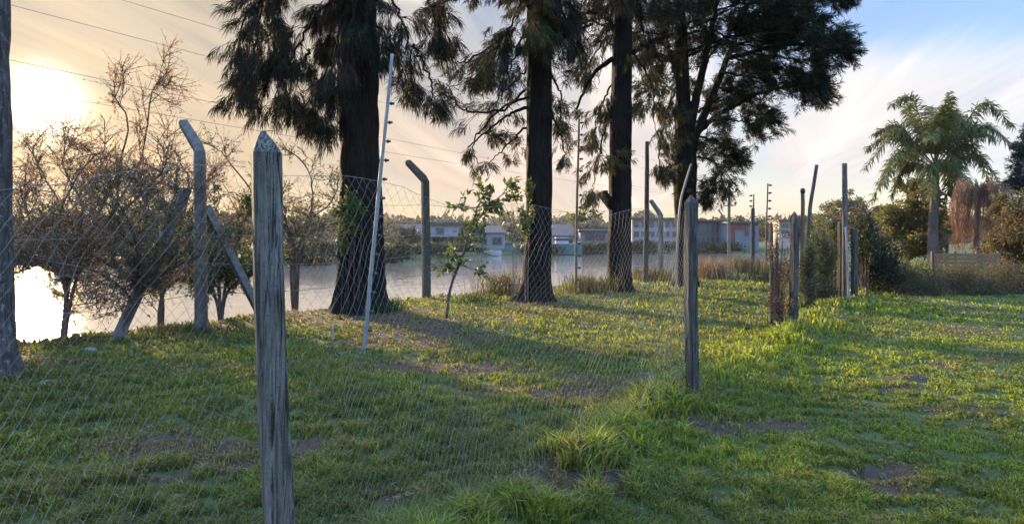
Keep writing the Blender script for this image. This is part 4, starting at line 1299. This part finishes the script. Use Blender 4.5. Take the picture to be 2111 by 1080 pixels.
# ------------------------------------------------------------------ palm
def palm():
    d = 36.0; x0 = at_px(1925, d); z0 = float(gz(x0, d)); b = np.array([x0, d, z0])
    root = empty('palm_tree', b); tag(root, 'feathery palm with arching fronds standing behind the low brush', 'palm')
    P = [b - [0, 0, 0.2], T(1923, 480, d), T(1926, 420, d), T(1928, 370, d)]
    Q, rr = resample(P, 60, np.array([0.27, 0.23, 0.20, 0.17])); rr = rr * (1 + 0.06 * (np.arange(60) % 3 == 0))
    mb = MB(); tube(mb, Q, rr, 14); mb.build('trunk', M['twig'], root, b)
    top = T(1928, 345, d)
    mb = MB(); tube(mb, resample([T(1928, 372, d), T(1929, 345, d), T(1929, 310, d)], 10), np.linspace(0.2, 0.07, 10), 12); mb.build('crownshaft', M['leafbase'], root, b, True)
    # fronds: tip pixel, arch peak pixel, depth of the tip
    tips = [((1822, 222), (1870, 205), -.6), ((1793, 345), (1850, 275), .5), ((1800, 385), (1838, 318), -1.0), ((1855, 405), (1872, 345), .8), ((1948, 195), (1935, 240), -.4), ((1985, 225), (1960, 240), .8),
            ((2076, 262), (2020, 215), -.5), ((2050, 285), (2000, 250), 1.2), ((2052, 372), (2010, 300), .4), ((2040, 395), (2000, 325), -1.2), ((1985, 400), (1972, 340), 1.2), ((1900, 210), (1908, 245), 1.5),
            ((1840, 265), (1875, 250), 2.0), ((1880, 410), (1890, 350), -1.6), ((1950, 400), (1945, 345), -1.8), ((1995, 300), (1975, 270), -2.0), ((1870, 300), (1895, 280), -2.0), ((1815, 300), (1860, 265), 1.4), ((2065, 320), (2010, 265), -1.4), ((1830, 410), (1858, 330), 1.6), ((2015, 405), (1990, 335), 1.8), ((1920, 215), (1922, 250), -1.6), ((1965, 205), (1950, 245), 2.0), ((2030, 240), (1985, 225), 1.6)]
    for (tp, pk, dz) in tips:
        base = T(1928, 345, d) + rng.normal(size=3) * 0.03
        p2 = T(*pk, d) + [0, dz * 0.6, 0]; p3 = T(*tp, d) + [0, dz, 0]
        Rr = resample([base, base * 0.45 + p2 * 0.55 + [0, 0, 0.12], p2, p3], 50)
        mf = MB(); tube(mf, Rr, np.linspace(0.035, 0.008, 50), 5, col=(0.06, 0.07, 0.025))
        tg = norm(np.gradient(Rr, axis=0))
        t = np.repeat(np.linspace(0.18, 1, 130), 2); i = np.minimum((t * 49).astype(int), 48); f = (t * 49 - i)[:, None]
        c = Rr[i] * (1 - f) + Rr[i + 1] * f
        sgn = np.tile([1, -1], 130)[:, None]
        sd = norm(np.cross(tg[i], np.array([0, 0, 1.0])))
        ax = norm(sd * sgn * 0.8 + tg[i] * 0.55 + np.array([0, 0, -0.25]) + rng.normal(size=(260, 3)) * 0.40)
        ln = 0.85 * (0.35 + 0.65 * np.sin(np.pi * np.clip(t * 0.8 + 0.15, 0, 1)))
        # two-piece leaflets that bend down toward the tip
        w_ = 0.026
        nrm = norm(np.cross(ax, tg[i])); s2 = norm(np.cross(ax, nrm)) * w_
        md = c + ax * ln[:, None] * 0.5; e = md + norm(ax + [0, 0, -1.0]) * ln[:, None] * 0.5
        V = np.stack([c - s2 * .6, c + s2 * .6, md + s2, md - s2, e], 1).reshape(-1, 3); bi = np.arange(260)[:, None] * 5
        cc = np.array([0.078, 0.088, 0.032]) * rng.uniform(0.7, 1.4, (260, 1))
        b0 = mf.n
        mf.add(V, bi + np.array([[0, 1, 2, 3]]), np.repeat(cc, 5, 0)); mf.also(bi + np.array([[3, 2, 4]]), b0)
        mf.build('frond', M['palm'], root, b)


M['leafbase'] = mat_plain('palm_leaf_base', (0.10, 0.11, 0.06), 0.7, 0.25, 6)
palm()

# trees and bushes behind the lawn on the right
def back_tree(name, label, cat, px, d, blobs, cols, leaf, seed, trunk_r=0.12, group=None, mat='leaf'):
    b = np.array([at_px(px, d), d, float(gz(at_px(px, d), d))])
    root = empty(name, b); tag(root, label, cat, group)
    tr, cr = MB(), MB(); cols = np.array(cols)
    top = max(T(x, y, d)[2] for (x, y, rx, ry, rd, n_) in blobs)
    tube(tr, resample([b - [0, 0, .2], b + [0.1, 0, (top - b[2]) * 0.5], b + [0.0, 0, (top - b[2]) * 0.9]], 14), np.linspace(trunk_r, trunk_r * 0.3, 14), 8)
    for (x, y, rx, ry, rd, nl) in blobs:
        c = T(x, y, d) + [0, rng.normal() * rd * 0.4, 0]; rad = np.array([rx / F * d, rd, ry / F * d])
        nk = max(8, nl // 70)
        cen = c + norm(rng.normal(size=(nk, 3))) * (rng.random((nk, 1)) ** 0.4) * rad
        sub = cen[rng.integers(0, nk, nl)] + rng.normal(size=(nl, 3)) * rad * 0.15
        sub[:, 2] = np.maximum(sub[:, 2], b[2] + 0.05)
        ci = rng.integers(0, len(cols), nl)
        leaf_quads(cr, sub, rng.normal(size=(nl, 3)) + norm(sub - c) * 0.4 + [0, 0, -0.2], leaf[0] * rng.uniform(0.6, 1.4, nl), leaf[1] * rng.uniform(0.7, 1.3, nl), cols[ci] * rng.uniform(0.7, 1.3, (nl, 1)))
        for k in range(max(5, nk // 3)):
            e = cen[rng.integers(0, nk)]
            s0 = b + [0.05, 0, (c[2] - b[2]) * rng.uniform(0.3, 0.8)]
            tube(tr, resample([s0, (s0 + e) / 2 + [0, 0, 0.15], e], 8), np.linspace(trunk_r * 0.4, 0.012, 8), 5, caps=False)
    tr.build('trunk', M['twig'], root, b, True)
    cr.build('crown', M[mat], root, b)
    return root


OLIVE = [(0.075, 0.075, 0.025), (0.10, 0.095, 0.03), (0.055, 0.06, 0.022), (0.12, 0.10, 0.035)]
back_tree('broadleaf_tree', 'olive yellow tree filling the gap left of the palm trunk', 'tree', 1870, 38, [(1850, 450, 42, 40, 1.2, 3200), (1895, 430, 40, 45, 1.2, 3000), (1870, 490, 60, 35, 1.4, 3200), (1890, 380, 30, 30, 0.8, 1200), (1900, 510, 30, 35, 0.8, 1000)], OLIVE, (0.17, 0.09), 31)
back_tree('broadleaf_tree', 'yellowing leaves low on the right of the palm trunk', 'tree', 1950, 38.5, [(1950, 455, 20, 22, 0.7, 800), (1940, 490, 30, 35, 0.9, 1500)], [(0.22, 0.15, 0.025), (0.14, 0.11, 0.03), (0.08, 0.075, 0.03)], (0.16, 0.09), 32, 0.08)
b = np.array([at_px(2010, 30), 30, float(gz(at_px(2010, 30), 30))])
# weeping russet tree
root = empty('weeping_tree', b); tag(root, 'weeping tree with rusty red bare hanging branches right of the palm', 'tree')
tr, cr = MB(), MB()
tube(tr, resample([b - [0, 0, .2], T(2012, 470, 30), T(2020, 400, 30), T(2030, 380, 30)], 14), np.linspace(0.16, 0.06, 14), 8)
for k in range(95):
    az = rng.uniform(0, 6.28); rr_ = rng.uniform(0.25, 1.25)
    s0 = T(2018, rng.uniform(385, 425), 30); o_ = np.array([math.cos(az) * rr_, math.sin(az) * rr_, 0.15 + 0.2 * rng.random()])
    e = s0 + o_; L_ = rng.uniform(0.8, 2.3)
    e2 = e + [math.cos(az) * 0.15, math.sin(az) * 0.15, -L_]
    e2[2] = max(e2[2], b[2] + 0.3)
    P = resample([s0, s0 * .4 + e * .6 + [0, 0, .12], e, (e + e2) / 2 + [math.cos(az) * .1, 0, 0], e2], 16)
    tube(tr, P, np.linspace(0.018, 0.005, 16), 4, caps=False)
    for j in range(5, 16, 1):
        needles(cr, P[j:j + 1], np.array([[0.0, 0, -1.0]]), 6, 0.35, 0.02, 0.3, 0.3, np.array([[0.15, 0.088, 0.058]]) * rng.uniform(0.55, 1.4), 0.1)
tr.build('trunk', M['twig'], root, b, True); cr.build('crown', M['dry'], root, b)
back_tree('bushy_tree', 'brown green bushy tree at the right edge beyond the rusty weeping tree', 'tree', 2085, 27, [(2085, 480, 50, 60, 1.3, 5200), (2120, 440, 45, 60, 1.3, 4200), (2060, 520, 40, 35, 1.0, 2500), (2110, 540, 50, 30, 1.0, 2600), (2080, 430, 30, 30, .8, 1100)],
          [(0.06, 0.055, 0.022), (0.085, 0.065, 0.032), (0.045, 0.05, 0.02), (0.10, 0.06, 0.04)], (0.12, 0.055), 33)
# conifer at the right edge
b = np.array([at_px(2128, 33), 33, float(gz(at_px(2128, 33), 33))])
root = empty('conifer', b); tag(root, 'dark blue green conifer cut off by the right edge of the picture', 'conifer')
tr, cr = MB(), MB()
tube(tr, resample([b - [0, 0, .2], T(2128, 400, 33), T(2128, 250, 33)], 12), np.linspace(0.2, 0.03, 12), 8)
for k in range(70):
    f = rng.random(); z = T(0, 470 - 220 * f, 33)[2]; L_ = (1.5 * (1 - f) + 0.15) * rng.uniform(0.8, 1.1); az = rng.uniform(0, 6.28)
    p0 = np.array([b[0], b[1], z]); dx, dy = math.cos(az), math.sin(az)
    bough(tr, cr, [p0, p0 + [dx * L_ * .5, dy * L_ * .5, -0.05], p0 + [dx * L_, dy * L_, 0.05]], 0.10, 22, dict(PINE, n=20, wid=0.025, cols=[(0.012, 0.024, 0.022), (0.018, 0.03, 0.026)]), 0.02)
tr.build('trunk', M['bark'], root, b, True); cr.build('crown', M['needle'], root, b)
back_tree('distant_tree', 'pale thin crowned tree beyond the tallest brown pole', 'tree', 1722, 62, [(1705, 425, 26, 24, 1.5, 700), (1745, 415, 26, 20, 1.5, 700), (1722, 440, 40, 20, 1.8, 700)], [(0.075, 0.065, 0.045), (0.09, 0.085, 0.055)], (0.26, 0.12), 34, 0.14)
back_tree('distant_tree', 'low wide tree between the dark bush and the palm', 'tree', 1800, 58, [(1790, 445, 34, 22, 1.8, 1600), (1825, 440, 26, 20, 1.6, 1200), (1760, 465, 30, 22, 1.6, 1200)], [(0.065, 0.055, 0.035), (0.09, 0.075, 0.045)], (0.26, 0.13), 35, 0.14)
back_tree('bushy_tree', 'leafy olive bush rising behind the overgrown hedge', 'bush', 1715, 24, [(1715, 480, 34, 34, 0.8, 1800), (1690, 510, 30, 36, 0.8, 1500)], [(0.09, 0.10, 0.04), (0.07, 0.075, 0.032)], (0.10, 0.05), 36, 0.06)

# tan board fence behind the brush and a pale car roof shape beyond
d_ = 24.0
b = np.array([at_px(1990, d_), d_, float(gz(at_px(1990, d_), d_))])
root = empty('board_fence', b); tag(root, 'low tan board fence behind the rusty brush', 'fence')
z1 = T(0, 522, d_)[2]; x0, x1 = at_px(1925, d_), at_px(2062, d_)
mb = MB()
nb_ = 6
for k in range(nb_):
    zc_ = b[2] + 0.06 + (z1 - b[2] - 0.06) * (k + 0.5) / nb_
    box(mb, [(x0 + x1) / 2, d_, zc_], [x1 - x0, 0.03, (z1 - b[2] - 0.06) / nb_ - 0.012])
mb.build('boards', M['tan'], root, b)
for k in range(4):
    mb = MB(); box(mb, [x0 + (x1 - x0) * k / 3, d_ + 0.07, b[2] + (z1 - b[2] + 0.06) / 2], [0.09, 0.09, z1 - b[2] + 0.06]); mb.build('post', M['wood_brown'], root, b)


# ------------------------------------------------------------------ power lines
def utility_pole(label, x, y, top_z):
    b = np.array([x, y, float(gz(x, y))])
    root = empty('utility_pole', b); tag(root, label, 'utility pole', 'utility poles along the river')
    mb = MB(); tube(mb, resample([b - [0, 0, .3], [x, y, top_z / 2], [x, y, top_z]], 12), np.linspace(0.19, 0.13, 12), 10); mb.build('shaft', M['wood_brown'], root, b, True)
    for (zz_, L_) in ((top_z - 0.9, 1.4), (top_z - 2.3, 1.2)):
        mb = MB(); box(mb, [x, y - 0.16, zz_], [L_, 0.1, 0.1], -0.55); mb.build('crossarm', M['wood_brown'], root, b)
        for s in (-1, 1):
            mb = MB(); c = np.array([x + s * L_ * 0.42, y - 0.2 - s * L_ * 0.26, zz_ + 0.05]); tube(mb, [c, c + [0, 0, .08], c + [0, 0, .2], c + [0, 0, .28], c + [0, 0, .32]], [0.05, 0.09, 0.15, 0.12, 0.04], 10); mb.build('insulator', M['black'], root, b, True)
    return b


dU = 75.0
xU = at_px(1503, dU)
utility_pole('distant utility pole rising over the far buildings', xU, dU, T(0, 378, dU)[2])
utility_pole('utility pole out of view to the left that holds the near ends of the cables', -24.5, -5.0, 8.0)
for (px, py, hz, dx, zend, lab) in ((20, 10, 7.0, -0.6, -0.6, 'upper cable crossing the yellow sky on the left'), (250, 0, 8.0, 0.6, -0.6, 'highest cable near the top of the yellow sky'),
                               (120, 145, 5.2, -0.5, -2.0, 'lower cable passing above the russet willow'), (150, 205, 4.6, 0.5, -2.0, 'lowest cable crossing just above the russet willow')):
    d_ = (hz - H) * F / (HY - py); q = T(px, py, d_)
    e = np.array([xU + dx, dU - 0.2 - dx * 0.62, T(0, 378, dU)[2] + zend + 0.3])
    s0 = q + (q - e) * ((-5 - q[1]) / (q[1] - e[1]))
    s0[2] = hz + 0.5
    t = np.linspace(0, 1, 60)[:, None]
    tm = (q[1] - s0[1]) / (e[1] - s0[1])
    P = s0 + (e - s0) * t
    zq = s0[2] + (e[2] - s0[2]) * tm
    P[:, 2] += ((q[2] - zq) / (4 * tm * (1 - tm)) * 4 * t * (1 - t))[:, 0]
    mb = MB(); tube(mb, P, 0.006, 5)
    tag(mb.build('power_cable', M['cable'], None, s0), lab, 'cable', 'power cables over the river')


# ------------------------------------------------------------------ far bank
def house(name, label, px0, px1, ytop, d, depth, mats, storeys, wins, roof='flat', roofm='darkroof', rz=0.0, extra=None, base_y=None):
    """box house built from its front span in the photo; wins: (storey rows of (u0,u1,v0,v1))"""
    xa, xb = at_px(px0, d), at_px(px1, d)
    xc = (xa + xb) / 2
    zb_ = float(gz(xc, d + depth / 2)) - 0.3
    zt = T(0, ytop, d)[2]
    b = np.array([xc, d, zb_])
    root = empty(name, b); tag(root, label, 'house' if 'house' in name else 'building')
    Wd, Hh = xb - xa, zt - zb_
    mb = MB(); box(mb, [xc, d + depth / 2, zb_ + Hh / 2], [Wd, depth, Hh]); mb.build('wall', M[mats], root, b)
    for (u0, u1, v0, v1) in wins:
        cx_, w_ = xa + Wd * (u0 + u1) / 2, Wd * (u1 - u0)
        z0_, h_ = zb_ + 0.3 + (Hh - 0.3) * v0, (Hh - 0.3) * (v1 - v0)
        f = MB(); t_ = 0.07
        box(f, [cx_, d - 0.05, z0_ + t_ / 2], [w_ + t_, 0.12, t_]); box(f, [cx_, d - 0.05, z0_ + h_ - t_ / 2], [w_ + t_, 0.12, t_])
        for s in (-1, 1):
            box(f, [cx_ + s * w_ / 2, d - 0.05, z0_ + h_ / 2], [t_, 0.12, h_ - 2 * t_])
        if w_ > 1.3:
            box(f, [cx_, d - 0.05, z0_ + h_ / 2], [t_ * .7, 0.1, h_ - 2 * t_])
        fr = f.build('window', M['greywall'], root, b)
        g_ = MB(); box(g_, [cx_, d - 0.015, z0_ + h_ / 2], [w_ - t_, 0.03, h_ - 2 * t_]); g_.build('pane', M['glass'], fr, (0, 0, 0)).location = tuple(-b)
    if roof == 'flat':
        r_ = MB(); box(r_, [xc, d + depth / 2 - 0.2, zt + 0.12], [Wd + 0.6, depth + 0.8, 0.24]); r_.build('roof', M[roofm], root, b)
    else:
        r_ = MB(); hr = roof; o_ = 0.4
        V = [[xa - o_, d - o_, zt + .02], [xb + o_, d - o_, zt + .02], [xb + o_, d + depth + o_, zt + .02], [xa - o_, d + depth + o_, zt + .02], [xa + Wd * .15, d + depth / 2, zt + hr], [xb - Wd * .15, d + depth / 2, zt + hr]]
        r_.add(V, [[0, 1, 5, 4], [2, 3, 4, 5]]); r_.also([[1, 2, 5], [3, 0, 4], ], 0); r_.also([[0, 3, 2, 1]], 0)
        r_.build('roof', M[roofm], root, b)
    for (u0, u1, v0, v1, mm, pr) in (extra or ()):
        e = MB(); box(e, [xa + Wd * (u0 + u1) / 2, d - pr / 2 - 0.002, zb_ + Hh * (v0 + v1) / 2], [Wd * (u1 - u0), pr, Hh * (v1 - v0)]); e.build('panel', M[mm], root, b)
    return root


house('far_house', 'white modern two storey house with a long balcony on the far bank', 888, 978, 462, 112, 8, 'white', 2, [(.04, .28, .08, .44), (.32, .52, .08, .44), (.62, .95, .08, .42), (.12, .30, .58, .84), (.66, .82, .58, .84), (.88, .97, .58, .84)], extra=[(0, 1, .49, .53, 'white', 1.4)])
house('far_house', 'low house with a dark pitched roof left of the white balcony house', 812, 872, 484, 108, 8, 'greywall', 1, [(.1, .3, .2, .75), (.45, .6, .1, .75), (.7, .92, .2, .75)], 1.6, 'darkroof')
house('far_house', 'house with a brown pitched roof behind the teal boat', 1135, 1188, 486, 120, 8, 'cream', 1, [(.15, .4, .25, .75), (.6, .85, .25, .75)], 2.0, 'brownroof')
house('far_house', 'grey house with one wide dark window left of the third trunk', 1196, 1256, 476, 114, 8, 'greywall', 2, [(.16, .86, .42, .86), (.1, .4, .06, .32), (.55, .9, .06, .32)], extra=[(0, 1, .36, .39, 'white', 1.2)], roofm='greywall')
house('far_building', 'pale three storey block with rows of windows between the third trunk and the forked tree', 1303, 1402, 452, 118, 10, 'white', 3,
      [(u, u + .1, v, v + .2) for v in (.06, .39, .72) for u in (.04, .2, .36, .52, .68, .84)])
house('far_building', 'dark grey block with tall narrow windows right of the forked tree', 1432, 1500, 456, 122, 10, 'darkwall', 2, [(u, u + .09, v, v + .32) for v in (.1, .56) for u in (.05, .2, .35, .5, .65, .8)], roofm='darkwall')
house('far_building', 'grey shed with a red upper band below the utility pole', 1503, 1564, 460, 116, 10, 'greywall', 1, [(.5, .66, .5, .72), (.72, .9, .5, .72)], extra=[(0, .62, .78, 1, 'redwall', .15), (0.02, .2, .3, .76, 'redwall', .1)])
house('far_building', 'narrow tan tower block seen beside the vine column', 1606, 1630, 456, 125, 5, 'cream', 3, [(.2, .45, .55, .68), (.55, .8, .55, .68), (.2, .45, .75, .88), (.55, .8, .75, .88)])
house('far_house', 'white cottage half hidden behind the sapling leaves', 985, 1040, 480, 116, 7, 'white', 1, [(.1, .35, .2, .7), (.55, .9, .2, .7)], 1.2, 'brownroof')
house('far_house', 'small pale house seen behind the olive tree left of the palm', 1868, 1900, 512, 60, 4, 'white', 1, [(.2, .5, .2, .7)], 0.8, 'greywall')


def boat(label, px, d, L_, beam, hgt, hull, cabin, rz):
    x = at_px(px, d); b = np.array([x, d, -1.0])
    root = empty('moored_boat', b); tag(root, label, 'boat', 'boats moored on the far bank')
    k = 14; t = np.linspace(-1, 1, k)
    wid = beam / 2 * np.sqrt(np.clip(1 - np.clip(t, 0, 1) ** 2.2, 0.0, 1)) * np.where(t < 0, 0.9 + 0.1 * (1 + t), 1)
    wid = np.maximum(wid, 0.03)
    sheer = hgt * (1 + 0.25 * np.clip(t, 0, 1) ** 2)
    V = []
    c_, s_ = math.cos(rz), math.sin(rz)
    for ti, w_, sh in zip(t, wid, sheer):
        for (yy, z_) in ((-w_, sh), (-w_ * 0.85, 0.1), (0, -0.3), (w_ * 0.85, 0.1), (w_, sh)):
            X = ti * L_ / 2; V.append([X * c_ - yy * s_ + x, X * s_ + yy * c_ + d, z_ - 1.0])
    i = np.arange(k - 1)[:, None] * 5; j = np.arange(4)[None, :]
    mb = MB(); mb.add(V, np.stack([i + j, i + j + 1, i + 5 + j + 1, i + 5 + j], -1).reshape(-1, 4))
    dk = np.arange(k - 1) * 5
    mb.also(np.stack([dk, dk + 5, dk + 9, dk + 4], -1), 0)
    mb.also([[0, 4, 3, 1]], 0); mb.also([[1, 3, 2]], 0)
    mb.build('hull', M[hull], root, b)
    if cabin:
        mb = MB(); box(mb, [x - 0.1 * L_ * c_, d - 0.1 * L_ * s_, hgt - 1.0 + 0.45], [L_ * 0.38, beam * 0.6, 0.9], rz); cb = mb.build('cabin', M[cabin], root, b)
        mb = MB(); box(mb, [x - 0.1 * L_ * c_, d - 0.1 * L_ * s_, hgt - 1.0 + 0.58], [L_ * 0.385, beam * 0.61, 0.34], rz); mb.build('window_band', M['glass'], cb, (0, 0, 0)).location = tuple(-b)


boat('large teal boat moored right of the second trunk', 1165, 99, 4.6, 1.9, 1.5, 'teal', 'hull', 0.05)
boat('teal covered boat half hidden behind the sapling', 1052, 97, 2.6, 1.2, 0.9, 'teal', 'teal', 0.15)
boat('small white open boat moored left of the teal covered boat', 1015, 94, 2.4, 1.0, 0.6, 'hull', None, -0.1)

# far bank vegetation: separate trees behind the houses and bushes along the waterline
FARG = [(0.045, 0.05, 0.03), (0.06, 0.06, 0.035), (0.05, 0.045, 0.03)]
ft = [(640, 82, 520, 60, 26, 'wide dark bushy tree on the far bank left of the thickest trunk'), (830, 100, 494, 40, 26, 'olive tree beside the dark roofed far house'), (985, 125, 476, 30, 22, 'small far tree right of the white balcony house'),
      (1075, 130, 482, 40, 22, 'far tree behind the teal covered boat'), (1220, 140, 470, 40, 14, 'far tree behind the grey house'), (1330, 150, 462, 60, 18, 'far tree behind the pale block'), (1425, 130, 480, 30, 22, 'far tree between the pale and dark blocks'),
      (1540, 150, 468, 50, 22, 'far tree behind the red banded shed'), (1590, 140, 470, 34, 24, 'far tree left of the tan tower block'), (1655, 110, 470, 40, 26, 'far tree behind the capped post'), (430, 95, 500, 80, 30, 'broad far tree behind the propped post'),
      (230, 90, 512, 90, 30, 'broad far tree behind the willows'), (60, 90, 512, 90, 28, 'broad far tree below the sun')]
for k, (px, d_, py, rx, ry, lab) in enumerate(ft):
    back_tree('far_tree', lab, 'tree', px, d_, [(px, py, rx, ry, 3.0, 1500), (px + rx * .4, py + 8, rx * .6, ry * .7, 2.5, 600)], FARG, (0.5, 0.28), 50 + k, 0.2, 'trees on the far bank')
for k, (px, d_, rx, ry, lab) in enumerate(((800, 69, 60, 17, 'dark reed bed at the far waterline right of the thickest trunk'), (880, 80, 50, 13, 'dark bank bushes below the white balcony house'), (1110, 98, 50, 8, 'bank bushes left of the large teal boat'), (1225, 102, 40, 9, 'bank bushes below the grey house'),
                                      (1340, 107, 70, 12, 'bank bushes below the pale block'), (1470, 110, 60, 14, 'bank bushes below the dark block'), (640, 63, 90, 20, 'bank bushes left of the thickest trunk'), (960, 92, 40, 8, 'bank bushes below the sapling'), (430, 62, 110, 22, 'bank bushes across the water behind the propped post'))):
    zg = float(gz(at_px(px, d_ + 2), d_ + 2)); py = HY + (H - zg) * F / d_ - ry * 0.6
    leafy_mass('bank_bush', lab, 'bush', np.array([at_px(px, d_), d_, -0.6]), [blob_px(px, py, d_, rx, ry, 2.0, 2200)], [(0.025, 0.035, 0.018), (0.04, 0.045, 0.022), (0.03, 0.03, 0.018)], (0.4, 0.22), 70 + k, 'bushes along the far waterline', 8)

# distant wood closing the horizon
def wood():
    mb = MB()
    n_ = 26000
    az = rng.uniform(R(-60), R(60), n_); d_ = rng.uniform(240, 330, n_)
    hgt = 4.5 + 7 * fbm(az * 22, az * 0, 91, 4)
    z = rng.random(n_) ** 0.7 * hgt
    c = np.stack([np.sin(az) * d_, np.cos(az) * d_, z - 0.3], 1)
    leaf_quads(mb, c, rng.normal(size=(n_, 3)), rng.uniform(1.6, 3.2, n_), rng.uniform(1.2, 2.2, n_), np.array([0.05, 0.05, 0.036]) * rng.uniform(0.7, 1.3, (n_, 1)))
    tag(mb.build('distant_wood', M['leaf'], None, (0, 0, 0)), 'hazy line of far woods along the horizon', 'wood', kind='stuff')


wood()


# ------------------------------------------------------------------ thin evening haze over the river
mb = MB()
box(mb, [40, 180, 13], [700, 460, 34])
m, n = newmat('evening_haze')
pv = n.n('ShaderNodeVolumePrincipled')
pv.inputs['Color'].default_value = (0.95, 0.93, 0.92, 1)
pv.inputs['Density'].default_value = 0.0001
pv.inputs['Anisotropy'].default_value = 0.35
ov = n.n('ShaderNodeOutputMaterial'); n.t.links.new(pv.outputs[0], ov.inputs['Volume'])
hz_ = tag(mb.build('haze', m), 'thin pale evening haze filling the air over the river', 'haze', kind='stuff')
